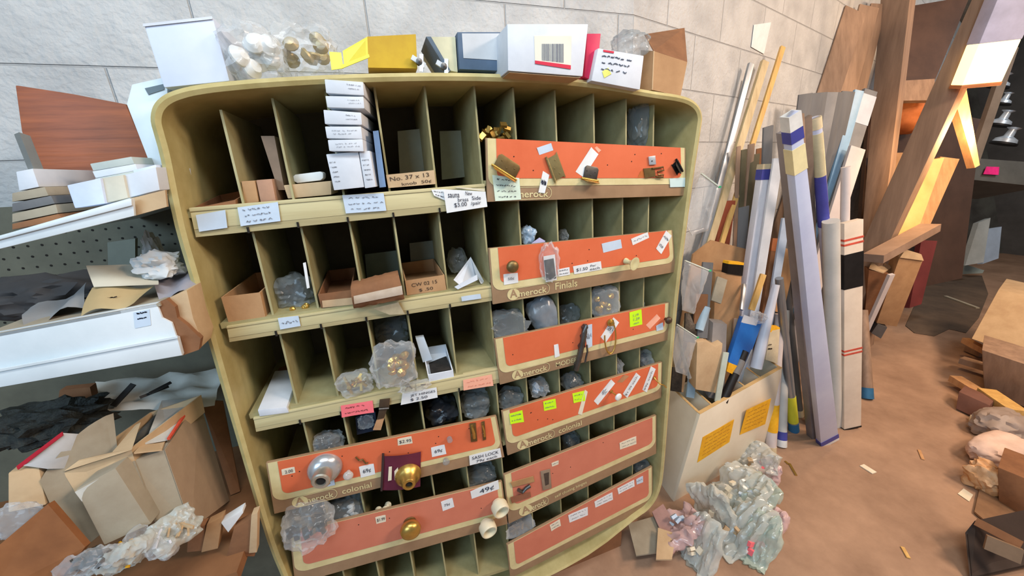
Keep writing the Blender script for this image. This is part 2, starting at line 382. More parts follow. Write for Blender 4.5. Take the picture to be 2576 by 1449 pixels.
# ---- orange sample boards on the cabinet front
PY = -.006
def board(tl, tr, br, bl, label, brand=None, series=None, faded=False, ob=.63, cb=.76, bx=(.08, .30), sx=(.34, .5), holes=0, y=PY, sl=.042):
    q = [at(u, v, y) for u, v in (tl, tr, br, bl)]
    P = lambda s, t: lerp2(q, s, t); o1 = Vector((0, -.0012, 0)); o2 = Vector((0, -.0022, 0))
    def rr(s0, s1, t1, rad, o):
        pts = [P(s0, .002), P(s1, .002)]
        ks = rad*(q[3]-q[0]).length/(q[1]-q[0]).length
        for k in range(7):
            a = k/6*math.pi/2; pts.append(P(s1-ks+ks*math.cos(a), t1-rad+rad*math.sin(a)))
        for k in range(7):
            a = math.pi/2+k/6*math.pi/2; pts.append(P(s0+ks+ks*math.cos(a), t1-rad+rad*math.sin(a)))
        return [p+o for p in pts]
    ps = [('backing_board', MB().prism(q, (0, .009, 0)).bevel(.0008), TAN), ('cream_border', MB().prism(rr(.006, .992, cb, .16, o1), (0, .0012, 0)), CREAM),
          ('orange_field', MB().prism(rr(sl, .968, ob, .1, o2), (0, .001, 0)), ORANGEF if faded else ORANGE)]
    if holes:
        hm = MB(); r = random.Random(holes)
        for k in range(holes):
            c = P(.08+.86*r.random(), .1+.45*r.random())+o2; hm.lathe([(.0016, -.0003), (.0016, .0004)], c, (0, -1, 0), 8)
        ps.append(('screw_holes', hm, DARK))
    if brand:
        a, b = P(bx[0], .965), P(bx[1], .965); H = (q[3]-q[0]).length
        lg = text_mb(brand[1:], P(bx[0]+(bx[1]-bx[0])*.255, .945), P(bx[1]-.014, .945), H*.118, off=.0012, bold=.012)
        # capsule outline round the name, with the leaf-shaped start
        ring = MB(); e = (b-a).normalized(); up = Vector((-e.z, 0, e.x)); hh = H*.205; L_ = (b-a).length; path = []
        for k in range(33):
            t = k/32*2*math.pi; cx = L_/2-hh/2
            path.append(a+e*(L_/2+(cx if math.cos(t) >= 0 else -cx)+math.cos(t)*hh/2)+up*(hh/2+math.sin(t)*hh/2-H*.012)+Vector((0, -.001, 0)))
        for k in range(32): ring.beam(path[k], path[k+1], .0014, .0006, side=Vector((0, 1, 0)))
        # the leaf-shaped start of the mark, its capital letter left open
        lf = MB(); cc = a+e*(hh/2)+up*(hh/2-H*.012)+Vector((0, -.0009, 0)); lf.prism([cc+(e*math.cos(t)*(.62 if math.cos(t) > 0 else .5)+up*math.sin(t)*.5)*hh for t in [k/24*2*math.pi for k in range(24)]], (0, .0004, 0))
        lg.add(lf.v, lf.f); lg.add(ring.v, ring.f); ps.append(('brand_lettering', lg, CREAM))
        ps.append(('brand_initial', text_mb(brand[0], cc-e*hh*.3-up*hh*.3, cc+e*hh*.4-up*hh*.3, hh*.74, off=.0006, bold=.02), TAN))
    if series: ps.append(('series_lettering', text_mb(series, P(sx[0], .93), P(sx[1], .93), off=.0012, bold=.008), CREAM))
    return thing('sample_board', label, 'display board', [(a, b, c) for a, b, c in ps], 'orange sample boards on the bin cabinet')
board((1222,347),(1724,372),(1727,492),(1226,508), 'orange hinge sample board across the top row of bins', 'Amerock', None, ob=.62, cb=.75, holes=9, bx=(.07,.28))
board((1229,625),(1691,579),(1700,684),(1240,766), 'orange sample board with brass knob and ivory trumpet knob, second row', 'Amerock', 'Finials', holes=6, bx=(.07,.275), sx=(.305,.42))
board((1243,854),(1684,761),(1681,855),(1258,968), 'orange sample board lettered MODERN, holding a long pewter pull', 'Amerock', 'MODERN', holes=6, bx=(.065,.265), sx=(.30,.45))
board((1262,1036),(1666,911),(1664,1000),(1277,1146), 'orange sample board with three lime stickers in a row', 'Amerock', 'colonial', holes=8, bx=(.06,.28), sx=(.305,.45))
board((1267,1196),(1651,1045),(1651,1141),(1280,1318), 'faded orange sample board with one white sticker near its right end', 'Amerock', 'self closing hinges', faded=True, ob=.66, cb=.78, holes=3, bx=(.07,.25), sx=(.29,.50))
board((1275,1372),(1641,1174),(1642,1270),(1284,1455), 'lowest right orange sample board with a line of worn white stickers', None, None, faded=True, ob=.68, cb=.8)
board((669,1166),(1249,1047),(1269,1150),(690,1293), 'orange sample board with lockset and purple-carded knob, left half', 'Amerock', 'colonial', holes=9, ob=.64, cb=.76, bx=(.07,.24), sx=(.26,.38))
board((728,1342),(1263,1211),(1277,1318),(742,1470), 'lowest left orange sample board with 49 cent sticker and white sockets', None, None, faded=True, ob=.66, cb=.78, holes=4)

# ---- price stickers and notes
SY = PY-.0026
def sticker(px, label, m=PAPER, Y=SY, writing=None, ink=INK, name='price_sticker', cat='sticker', group=None, seed=0, lines=2):
    th = .0006
    q = [at(u, v, Y) for u, v in px]
    mb = MB()
    # thin paper, its corners a little lifted
    mb.quadgrid(q, 6, 4, lambda a, b: Vector((0, -.0012*(abs(a-.5)*2)**3*(b if seed % 2 else 1-b), 0)))
    k = len(mb.v); mb.add([v+Vector((0, th, 0)) for v in mb.v], [tuple(reversed(f)) for f in mb.f])
    nu, nv = 6, 4; rim = [i for i in range(nu+1)]+[(j*(nu+1)+nu) for j in range(1, nv+1)]+[nv*(nu+1)+i for i in range(nu-1, -1, -1)]+[j*(nu+1) for j in range(nv-1, 0, -1)]
    mb.f += [(rim[i], rim[(i+1) % len(rim)], rim[(i+1) % len(rim)]+k, rim[i]+k) for i in range(len(rim))]
    ps = [('paper', mb, m)]
    if writing:
        W = MB()
        for s, (s0, s1, t), hf in writing:
            a = lerp2(q, s0, t); b = lerp2(q, s1, t); t_ = text_mb(s, a, b, (q[3]-q[0]).length*hf, off=.0016); W.add(t_.v, t_.f)
        ps.append(('handwriting', W, ink))
    elif lines: ps.append(('handwriting', scrib(px, Y-.0008, lines, seed+11), ink))
    return thing(name, label, cat, ps, group)
G1 = 'paper stickers on the sample boards'; G2 = 'paper labels on the wooden price rails'
st = sticker
# top hinge board
st([(1350,372),(1386,360),(1392,378),(1357,390)], 'small white sticker above the olive hinge on the top board', BLUEP, lines=0, group=G1)
st([(1487,370),(1505,388),(1468,446),(1448,432)], 'slanting white paper tag behind the pewter hinge', PAPER, lines=0, group=G1)
st([(1366,430),(1382,440),(1370,486),(1354,484)], 'narrow white tag hanging under the olive hinge', PAPER, seed=3, lines=1, group=G1)
st([(1238,440),(1306,448),(1311,502),(1246,506)], 'pale green handwritten note beneath the gold hinge', mat('pale_green_paper', (218,234,214), .8, bump=.03, var=.05), seed=4, lines=4, group=G1, name='paper_note')
st([(1501,368),(1512,378),(1506,384),(1496,372)], 'tiny pink paper scrap at tip of slanting tag', PEACH, lines=0, group=G1)
st([(1612,430),(1636,424),(1640,446),(1604,446)], 'rust-brown torn sticker near right end of top board', mat('rust_paper', (206,116,56), .8, bump=.1, var=.2), lines=0, group=G1)
st([(1684,449),(1723,447),(1723,470),(1686,471)], 'pale aqua sticker at lower right corner of top board', mat('aqua_paper', (206,228,226), .8, bump=.03, var=.05), lines=0, group=G1)
# second board
st([(1266,690),(1302,686),(1304,711),(1268,717)], 'white sticker below the round brass knob, second board', PAPER, writing=[('50¢', (.28,.72,.66), .3)], ink=GREYINK, group=G1)
st([(1402,678),(1432,672),(1434,691),(1405,696)], 'white sticker right of the bagged black hinge', PAPER, seed=6, group=G1)
st([(1441,670),(1511,657),(1514,678),(1445,690)], 'white sticker reading $1.50 per each, second board', PAPER, writing=[('$1.50', (.08,.48,.75), .42), ('Per', (.6,.8,.45), .25), ('each', (.56,.92,.85), .3)], group=G1)
st([(1513,613),(1561,602),(1565,624),(1518,636)], 'blank white sticker left of centre right, above the trumpet knob', BLUEP, lines=0, group=G1)
st([(1587,601),(1629,584),(1633,598),(1592,617)], 'slanted white sticker right of the blank one, second board', PAPER, lines=1, ink=GREYINK, group=G1)
st([(1676,580),(1690,593),(1663,639),(1650,625)], 'steeply tilted white tag at right end of second board', PAPER, seed=7, lines=2, ink=GREYINK, group=G1)
# third board
st([(1393,868),(1404,865),(1408,896),(1396,900)], 'narrow white paper strip left of the pewter pull', PAPER, lines=0, group=G1)
st([(1470,820),(1489,815),(1490,871),(1477,877)], 'tall white sticker behind the pewter pull', BLUEP, lines=1, ink=GREYINK, group=G1)
st([(1543,798),(1557,811),(1524,862),(1511,848)], 'tilted white sticker behind the gold ring pull', PAPER, seed=2, lines=1, group=G1)
st([(1583,786),(1613,778),(1616,816),(1585,823)], 'lime sticker on the MODERN board', LIME, writing=[('1.19', (.28,.72,.36), .18), ('1.29', (.3,.78,.62), .18), ('each', (.3,.7,.86), .14)], ink=GREYINK, group=G1)
st([(1652,790),(1661,800),(1635,828),(1625,818)], 'faded pink sticker near the dark knob', PEACH, lines=0, group=G1)
st([(1650,820),(1667,811),(1669,829),(1652,833)], 'small pale square sticker below the dark knob', BLUEP, lines=0, group=G1)
# fourth right board
st([(1281,1041),(1314,1032),(1318,1061),(1284,1067)], 'leftmost of three lime stickers on the colonial board', LIME, lines=2, ink=GREYINK, seed=3, group=G1)
st([(1366,1010),(1397,1003),(1400,1027),(1369,1034)], 'middle of three lime stickers on the colonial board', LIME, lines=2, ink=GREYINK, seed=4, group=G1)
st([(1440,990),(1470,983),(1472,1008),(1443,1014)], 'rightmost of three lime stickers on the colonial board', LIME, lines=2, ink=GREYINK, seed=5, group=G1)
st([(1537,954),(1547,964),(1504,1019),(1494,1009)], 'slanting white tag left of the white porcelain knob', PAPER, lines=1, ink=GREYINK, group=G1)
st([(1600,937),(1611,947),(1578,1001),(1567,991)], 'slanting white tag reading $1.29 each', PAPER, group=G1, lines=0)
st([(1637,921),(1649,928),(1627,987),(1616,981)], 'slanting white tag reading 99¢ each at right end', PAPER, group=G1, lines=0)
st([(1471,980),(1478,985),(1464,1044),(1454,1041)], 'faded cream tag hanging under the rightmost lime sticker', PAPERC, lines=0, group=G1)
st([(1570,942),(1582,946),(1566,962),(1552,962)], 'torn tan sticker between slanting tags on colonial board', mat('tan_paper', (196,140,98), .8, bump=.1, var=.2), lines=0, group=G1)
for s, a, b in (('$1.29 each', (1576,996), (1605,948)), ('99¢ each', (1624,982), (1643,934))):
    o = mesh_obj('handwriting', text_mb(s, at(*a, SY-.003), at(*b, SY-.003), .0085, off=.0005), INK, Vector((0, 0, 0)))
    par = [x for x in SC.objects if x.get('label', '').startswith('slanting white tag reading') and s in x['label']][0]; o.parent = par; o.location = -par.location
# fifth and sixth right boards
st([(1558,1114),(1600,1097),(1601,1117),(1560,1131)], 'white printed sticker alone on the faded board', PAPERC, lines=2, seed=8, ink=GREYINK, group=G1)
st([(1387,1165),(1405,1158),(1405,1168),(1389,1174)], 'tiny cream sticker above the slotted plate', PAPERC, lines=1, ink=GREYINK, group=G1)
st([(1383,1321),(1408,1306),(1411,1322),(1387,1336)], 'lowest and leftmost worn sticker on lowest right board', PAPERC, lines=2, seed=9, ink=GREYINK, group=G1)
st([(1429,1296),(1478,1275),(1479,1296),(1433,1315)], 'worn white sticker second from left, lowest right board', PAPER, lines=2, seed=10, ink=GREYINK, group=G1)
st([(1495,1262),(1540,1238),(1542,1257),(1498,1277)], 'worn white sticker third from left, lowest right board', PAPER, lines=2, seed=12, ink=GREYINK, group=G1)
st([(1553,1229),(1595,1207),(1596,1223),(1556,1243)], 'worn white sticker fourth from left, lowest right board', PAPER, lines=2, seed=13, ink=GREYINK, group=G1)
st([(1600,1206),(1617,1197),(1618,1213),(1602,1219)], 'small worn sticker at right end of lowest board', BLUEP, lines=1, ink=GREYINK, group=G1)
# left boards
st([(708,1181),(741,1174),(743,1189),(710,1196)], 'small cream price sticker at left end of lockset board', PAPERC, writing=[('2.00', (.25,.85,.75), .5)], group=G1)
st([(804,1210),(840,1202),(843,1220),(806,1228)], 'white price tag below the white lockset', BLUEP, writing=[('2.75', (.15,.7,.7), .4)], group=G1)
st([(903,1174),(940,1166),(944,1193),(908,1202)], 'white 69¢ sticker left of the purple card', PAPER, writing=[('69¢', (.2,.75,.72), .42)], group=G1)
st([(1000,1104),(1035,1097),(1038,1115),(1001,1121)], 'cream sticker reading $2.95 above the purple card', PAPERC, writing=[('$2.95', (.1,.92,.76), .5)], group=G1)
st([(1084,1126),(1118,1118),(1123,1142),(1087,1150)], 'white 69¢ sticker right of the purple card', PAPER, writing=[('69¢', (.2,.75,.72), .42)], group=G1)
st([(1180,1146),(1258,1127),(1262,1150),(1182,1171)], 'white sticker reading SASH LOCK 79¢ each', PAPER, writing=[('SASH LOCK', (.08,.92,.48), .3), ('79¢ each', (.2,.85,.92), .3)], group=G1)
st([(1183,1236),(1253,1207),(1256,1230),(1187,1255)], 'large white sticker reading 49¢', PAPER, writing=[('49¢', (.3,.82,.85), .68)], group=G1)
st([(1109,1262),(1138,1252),(1143,1275),(1114,1286)], 'tilted white 75¢ sticker on lowest left board', PAPER, writing=[('75¢', (.2,.7,.66), .3)], group=G1)
st([(944,1301),(970,1295),(971,1312),(947,1318)], 'small cream sticker left of the round brass knob, lowest board', PAPERC, writing=[('$1.99', (.1,.9,.75), .5)], group=G1)
# rail labels
RY = -.0032
st([(493,541),(567,528),(572,573),(501,583)], 'white label at far left of the top rail', BLUEP, Y=RY, lines=0, name='rail_label', cat='label', group=G2)
st([(597,522),(699,508),(706,556),(606,569)], 'large white label second from left on top rail', BLUEP, Y=RY, lines=3, ink=GREYINK, name='rail_label', cat='label', group=G2, seed=21)
st([(861,491),(965,486),(972,530),(870,537)], 'pale blue label below the white box stack', BLUEP, Y=RY, lines=3, ink=GREYINK, name='rail_label', cat='label', group=G2, seed=22)
st([(1085,477),(1121,476),(1128,508),(1092,492)], 'torn corner scrap left of the handwritten tag on top rail', PAPER, Y=RY, lines=2, name='rail_label', cat='label', group=G2, seed=23)
st([(1115,476),(1221,482),(1226,520),(1124,536)], 'creased white handwritten tag at right end of top rail', PAPER, Y=RY-.004, writing=[('sauna', (.08,.35,.35), .16), ('New', (.5,.66,.24), .16), ('brass', (.3,.55,.55), .16), ('Side', (.64,.86,.5), .16), ('$3.00', (.2,.5,.82), .2), ('/pair', (.6,.85,.84), .2)], name='rail_label', cat='label', group=G2)
st([(1145,470),(1219,476),(1219,481),(1150,473)], 'folded cream paper edge above the handwritten tag', PAPERC, Y=RY-.001, lines=0, name='rail_label', cat='label', group=G2)
st([(699,800),(751,794),(756,820),(705,829)], 'pale label on left of the second rail', BLUEP, Y=RY, lines=1, ink=GREYINK, name='rail_label', cat='label', group=G2)
st([(1160,746),(1208,739),(1211,751),(1162,758)], 'narrow white label at right end of second rail', BLUEP, Y=RY, lines=0, name='rail_label', cat='label', group=G2)
st([(857,1021),(937,1008),(941,1037),(860,1050)], 'bright pink label on the third rail', PINKP, Y=RY, lines=2, ink=INKB, name='rail_label', cat='label', group=G2, seed=31)
st([(1012,990),(1098,974),(1101,1000),(1008,1019)], 'white handwritten label reading JET HINGES $2.50', PAPER, Y=RY, writing=[('JET HINGES', (.25,.95,.48), .26), ('$ 2.50', (.26,.72,.84), .26)], name='rail_label', cat='label', group=G2)
st([(1165,956),(1237,942),(1241,970),(1166,982)], 'peach label at right end of third rail', PEACH, Y=RY, lines=2, ink=mat('faint_red_ink', (226,140,116), .8, bump=0, var=.05), name='rail_label', cat='label', group=G2, seed=33)
# ================= hardware samples on the boards
HY = SY-.001
def hinge(label, uv, ang, L, wA, wB, fold, mA, mB, Y=HY, scr=3, rb=.0035):
    c = at(*uv, Y); a = math.radians(ang); e1 = Vector((math.cos(a), 0, math.sin(a))); e2 = Vector((-math.sin(a), 0, math.cos(a))); nn = Vector((0, -1, 0))
    def leaf(d, w, th, nrm):
        k = min(w, L)*.16; P = [(-L/2, 0), (L/2, 0), (L/2, w-k), (L/2-k, w), (-L/2+k, w), (-L/2, w-k)]
        return MB().prism([c+e1*x+d*y for x, y in P], nrm*th).bevel(.0004)
    f = math.radians(fold); dB = (-e2*math.cos(f)+nn*math.sin(f)).normalized(); nB = e1.cross(dB)
    ba = MB().lathe([(.0001, -L/2-.006), (.003, -L/2-.005), (.0026, -L/2-.001), (rb, -L/2), (rb, -L/6), (rb*.85, -L/6+.0006), (rb, -L/6+.0012), (rb, L/6), (rb*.85, L/6+.0006), (rb, L/6+.0012), (rb, L/2), (.0026, L/2+.001), (.003, L/2+.005), (.0001, L/2+.006)], c+nn*.002, e1, 16)
    sc = MB()
    for i in range(scr):
        p = c+e1*L*(-.3+.6*i/max(1, scr-1))+e2*wA*(.62 if i % 2 == 0 else .35)+nn*.0016
        sc.lathe([(.0001, .0008), (.0018, .0006), (.0022, 0)][::-1], p, nn, 10)
    return thing('hinge_sample', label, 'hinge', [('leaf', leaf(e2, wA, .0014, nn), mA), ('leaf', leaf(dB, wB, .0014, nB), mB, None, 'folded leaf standing off the board'), ('barrel', ba, mB), ('screws', sc, mA)], 'hinge samples on the top board')
hinge('bright gold hinge over a pale green note', (1268,434), -33, .062, .034, .026, 70, ABRASS, BRASS)
hinge('olive brass butt hinge under a small white sticker', (1385,428), 112, .058, -.032, -.02, 60, mat('olive_brass', (158,142,96), .45, .6, sc=20, bump=.1), mat('olive_brass', (0,0,0)))
hinge('dark pewter hinge with gold barrel on slanting tag', (1483,452), -12, .042, .034, .024, 75, PEWT, BRASS)
hinge('black striped hinge at right end of top board', (1708,416), -52, .034, -.02, .024, 40, BLKM, BLKM)
zp = MB().prism([at(u, v, HY) for u, v in ((1630,394),(1647,392),(1649,414),(1632,415))], (0, -.003, 0)).bevel(.001)
zs = MB().lathe([(.002, 0), (.002, .0012), (.0001, .0014)], at(1640,405,HY-.003), (0, -1, 0), 10)
thing('zinc_clip', 'small bright zinc clip above the bent bronze hinge', 'clip', [('plate', zp, CHROME), ('screw', zs, PEWT)])
bw = [at(u, v, HY-.003) for u, v in ((1641,424),(1668,420),(1670,428),(1654,432),(1656,439),(1669,440),(1668,446),(1650,444))]
thing('hinge_sample', 'bent bronze hinge shaped like a letter S on top board', 'hinge', [('bent_arm', MB().tube(bw, .0022, 8), ABRASS), ('leaf', MB().prism([at(u, v, HY) for u, v in ((1618,424),(1646,421),(1648,444),(1622,448))], (0, -.0015, 0)), ABRASS)], 'hinge samples on the top board')
def knob(label, uv, prof, m, Y=HY, ax=(0, -1, 0), extra=None, name='knob_sample', cat='knob', group='knob samples on the boards', seg=32):
    c = at(*uv, Y); k = MB().lathe(prof, c, ax, seg); ps = [('knob_body', k, m)]
    for nm, pr, mm in (extra or []): ps.append((nm, MB().lathe(pr, c, ax, seg), mm))
    return thing(name, label, cat, ps, group)
def ball(r, off=.012, flat=.8):
    return [(.005, 0), (.005, off*.8)]+[(max(.004, r*math.sin(a)), off+r*flat*(1-math.cos(a))) for a in [math.pi*(.15+.85*i/12) for i in range(13)]]
knob('round brass ball knob above a white 50¢ sticker', (1285,668), ball(.0165, .004, .6), ABRASS, extra=[('rose', [(.009, 0), (.009, .003), (.0001, .0031)], BRASS)])
tx = Vector((.25, -1, -.1))
knob('ivory trumpet shaped knob on the second board', (1573,656), [(.009, 0), (.0085, .006), (.006, .012), (.0075, .02), (.0125, .028), (.019, .033), (.0195, .035), (.017, .0355), (.008, .033), (.0001, .0325)], mat('ivory_enamel', (214,208,160), .3, sc=6, bump=0, var=.06), ax=tx)
# bagged black hinge card
q4 = [(1356,614),(1404,620),(1408,700),(1358,712)]
hb = pl([(1369,655),(1393,650),(1399,700),(1375,706)], HY-.004, .002); hb.bevel(.0005)
cdp = pl([(1367,645),(1396,640),(1401,704),(1373,710)], HY-.0015, .0008)
bb = MB().blob((at(1357,660,HY-.004)+at(1408,660,HY-.004))/2, (.056, .016, .10), 3, .3, 2.6)
thing('hinge_package', 'black hinge in a clear bag hanging on the second board', 'bagged hinge', [('backing_card', cdp, PAPER), ('hinge_leaf', hb, BLKM), ('plastic_bag', bb, CLEARP)])
# long pewter pull
ax_ = [(1472,818),(1470,835),(1466,860),(1461,880),(1456,905),(1449,930)]
P6 = [at(u, v, HY-.004-(.006 if 0 < i < 5 else 0)) for i, (u, v) in enumerate(ax_)]
pm = MB(); pm.tube(P6, .0085, 12)
for (u, v), r in (((1471,823), .011), ((1466,845), .009), ((1463,870), .0125), ((1459,890), .009), ((1452,915), .011)):
    pm.lathe([(.0001, -.003), (r, -.003), (r*.9, .004), (.0001, .006)], at(u, v, HY-.004), (0, -1, 0), 6)
thing('pull_sample', 'long ornate pewter pull hanging over the MODERN board', 'cabinet pull', [('pull_body', pm, PEWT), ('handle_twist', MB().tube([at(u, v, HY-.012) for u, v in ((1476,868),(1478,885),(1474,900),(1472,912))], .003, 8), PEWT)], 'pull samples')
rp = [at(1535+14*math.cos(a), 848+42*math.sin(a), HY-.006-.006*math.sin(a)) for a in [math.radians(-80+i*14) for i in range(20)]]
thing('pull_sample', 'gold ring pull over a tilted white sticker', 'cabinet pull', [('ring', MB().tube(rp, .0022, 10), BRASS), ('mount', MB().lathe([(.012, 0), (.012, .003), (.006, .006), (.007, .013), (.0001, .015)], at(1535,811,HY), (0, -1, 0), 16), BRASS), ('tail_drop', MB().lathe([(.0001, 0), (.004, .001), (.002, .004), (.005, .008), (.0001, .010)], at(1530,886,HY), (0, -1, 0), 10), BRASS)], 'pull samples')
knob('dark iron knob at right end of MODERN board', (1674,802), ball(.012, .006, .7), mat('dark_bronze', (96,80,64), .5, .6, sc=30, bump=.2))
knob('white porcelain knob on gold stem beside slanting tags', (1538,985), [(.0001, .026), (.004, .026), (.0115, .0275), (.013, .031), (.0115, .0345), (.006, .0365), (.0001, .037)], WHITE, ax=(.2, -1, -.12), extra=[('stem', [(.006, 0), (.006, .002), (.0025, .004), (.0025, .026), (.0001, .0262)], BRASS)])
thing('coat_hook', 'small gold hook at right end of the colonial board', 'hook', [('hook_arm', MB().tube([at(u, v, HY-d) for u, v, d in ((1646,950,.002),(1652,958,.012),(1660,966,.02),(1670,969,.022),(1676,975,.018))], .0022, 8), BRASS), ('hook_plate', MB().lathe([(.006, 0), (.006, .002), (.0001, .003)], at(1646,950,HY), (0, -1, 0), 12), BRASS)])
# lockset row
c0 = (818, 1176)
thing('lockset', 'large white metal lockset on the left colonial board', 'lockset', [
    ('rose', MB().lathe([(.040, 0), (.041, .004), (.038, .012), (.030, .020), (.023, .024), (.0001, .025)], at(*c0, HY), (.18, -1, .1), 36), mat('painted_white_metal', (206,212,218), .25, .6, sc=6, bump=.03)),
    ('barrel', MB().lathe([(.022, .02), (.022, .046), (.019, .049), (.013, .049), (.012, .043), (.0001, .043)], at(*c0, HY), (-.10, -1, .0), 32), mat('satin_nickel', (206,198,182), .3, .7, sc=8, bump=.03)),
    ('keyway', MB().lathe([(.0105, .044), (.0105, .0452), (.0001, .0453)], at(*c0, HY), (-.10, -1, 0), 20), DARK)])
knob('small clear glass knob right of the white lockset', (877,1186), ball(.0125, .006, .7), mat('clear_glass', (226,224,218), .08, sc=6, bump=.1, clear=.55, spec=.9), extra=[('stem', [(.004, 0), (.004, .008), (.0001, .0082)], CHROME)])
thing('wire_clip', 'little silver wire clip above the glass knob', 'clip', [('wire_clip', MB().tube([at(u, v, HY-.003) for u, v in ((895,1150),(903,1158),(912,1156),(920,1166),(926,1164))], .0022, 8), ABRASS)])
cq = [(966,1146),(1059,1136),(1058,1228),(961,1236)]
card = MB().quadgrid([at(u, v, HY-.006) for u, v in cq], 8, 4, lambda a, b: Vector((0, .008*(abs(a-.45)*1.6)**2-.006*(1-b)**4, 0)))
flp = MB().prism([at(u, v, HY-.008) for u, v in ((961,1146),(967,1146),(962,1236),(957,1236))], (0, .012, 0))
thing('knob_package', 'brass door knob on a purple display card', 'carded knob', [('display_card', card, mat('purple_card', (112,40,66), .5, sc=10, rgb2=(92,32,54), bump=.05)), ('card_edge', flp, mat('purple_card_edge', (60,44,44), .6, bump=0)),
    ('white_strip', pl([(978,1175),(986,1174),(985,1208),(976,1210)], HY-.010, .001), PAPERC), ('white_strip', pl([(992,1186),(1001,1176),(1003,1205),(993,1208)], HY-.010, .001), PAPERC),
    ('knob_body', MB().lathe([(.034, .004), (.036, .008), (.034, .015), (.028, .022), (.020, .030), (.0185, .042), (.016, .046), (.0095, .046), (.009, .040), (.0001, .040)], at(1026,1190,HY), (0, -1, .03), 36), BRASS),
    ('keyhole', MB().lathe([(.0085, .0405), (.0085, .0415), (.0001, .0416)], at(1026,1190,HY), (0, -1, .03), 16), DARK)])
knob('clear plastic bumper knob above the right 69¢ sticker', (1130,1102), [(.006, 0), (.0075, .003), (.005, .008), (.0075, .014), (.0001, .017)], CLEARG, ax=(0, -1, .15))
knob('clear glass fitting straddling the board edge below 69¢', (1121,1156), [(.007, 0), (.0085, .004), (.010, .012), (.006, .016), (.0001, .017)], CLEARG)
for i, (u, v, lab) in enumerate(((1190,1090,'brass sash lock on the right of the lockset board'), (1216,1086,'narrow brass sash keeper beside the sash lock'))):
    w = 9 if i == 0 else 5
    thing('sash_lock', lab, 'window lock', [('base_plate', pl([(u-w,v-24),(u+w-2,v-26),(u+w+2,v+20),(u-w+4,v+22)], HY-.002, .002).bevel(.0006), ABRASS), ('lever', MB().tube([at(u-2, v-16, HY-.006), at(u+2, v, HY-.011), at(u+3, v+12, HY-.006)], .0042 if i == 0 else .0028, 8), BRASS),
        ('pivot', MB().lathe([(.0075-.003*i, 0), (.0075-.003*i, .006), (.0001, .009)], at(u, v+2, HY-.002), (0, -1, 0), 14), ABRASS)], 'sash locks')
# lowest-left board
knob('round antique brass door knob on the lowest left board', (1031,1313), [(.010, 0), (.012, .006), (.026, .016), (.0295, .026), (.026, .037), (.016, .044), (.0001, .046)], BRASS, extra=[('rose', [(.018, 0), (.017, .004), (.0001, .005)], ABRASS)])
for u, v, lab in ((1250,1262,'white ceramic socket nearest the 49¢ sticker'), (1220,1312,'lower white ceramic socket on the lowest left board')):
    thing('ceramic_socket', lab, 'socket', [('socket_cup', MB().lathe([(.026, .012), (.027, .016), (.026, .036), (.0235, .040), (.0205, .040), (.019, .020), (.0001, .018)], at(u, v, HY), (.12, -1, -.12), 32), IVORY), ('socket_foot', MB().lathe([(.016, 0), (.018, .004), (.02, .013), (.0001, .014)], at(u, v, HY), (.12, -1, -.12), 24), IVORY)], 'white ceramic sockets')
thing('plate_sample', 'upright slotted metal plate on the faded board', 'plate', [('plate', pl([(1360,1186),(1384,1180),(1388,1228),(1366,1234)], HY-.002, .002).bevel(.0006), mat('dull_plate', (176,160,140), .4, .5, sc=12, bump=.05)), ('slot', pl([(1368,1192),(1381,1188),(1381,1218),(1372,1222)], HY-.0026, .0008), PEWT)])
thing('hinge_sample', 'tan and dark spring hinge at left of faded board', 'hinge', [('leaf', pl([(1284,1214),(1342,1198),(1345,1212),(1290,1226)], HY-.002, .002), mat('tan_leaf', (190,150,104), .5, .2, sc=10)), ('spring', MB().tube([at(u, v, HY-.005) for u, v in ((1304,1232),(1314,1238),(1324,1228),(1334,1222))], .006, 10), PEWT), ('lower_leaf', pl([(1284,1252),(1334,1238),(1336,1250),(1288,1266)], HY-.002, .002), mat('rusty_leaf', (166,110,84), .5, .2, sc=10))])

# ================= goods in the bins
def bag(label, u, v, Y, w, h, d, seed, m=CLEARP, contents=None, group='plastic bags in the bins', amp=.28, freq=2.1, tilt=0, name='plastic_bag', cat='plastic bag', flat=None):
    c = at(u, v, Y); k = mpp(c); mb = MB().blob(c, (w*k, d, h*k), seed, amp, freq, Matrix.Rotation(math.radians(tilt), 3, 'Y') if tilt else None, flat=flat)
    ps = [('plastic_film', mb, m)]+([('contents', contents(c, k), cm) for contents, cm in contents] if contents else [])
    if group == 'plastic bags in the bins':
        # a bag settles against its own bin: dividers at the sides, shelf below, sample board in front
        xs = [0.002]+DX+[1.198]; i = max(j for j in range(12) if xs[j] <= c.x); xl, xr = xs[i]+.0032, xs[i+1]-.0032
        rows = [r for r in range(1, 7) if zb(r, c.x)+SH-.03 < c.z]; r = rows[0] if rows else 6
        for _, b, _ in ps:
            for q in b.v:
                if q.y > .008:
                    q.x = min(max(q.x, xl+(.001 if _ == m else .003)), xr-.001); q.z = max(q.z, max(zb(r, xl), zb(r, xr))+SH+.001)
                    q.y = min(q.y, .285)
                    if r > 1: q.z = min(q.z, min(zb(r-1, xl), zb(r-1, xr))+SH-.014)
                if c.x > .606 or r > 3:
                    if Y > -.01: q.y = max(q.y, .006)
    o = thing(name, label, cat, ps, group)
    for ch in o.children:
        if ch.name.startswith('contents'): ch['kind'] = 'stuff'
    return o
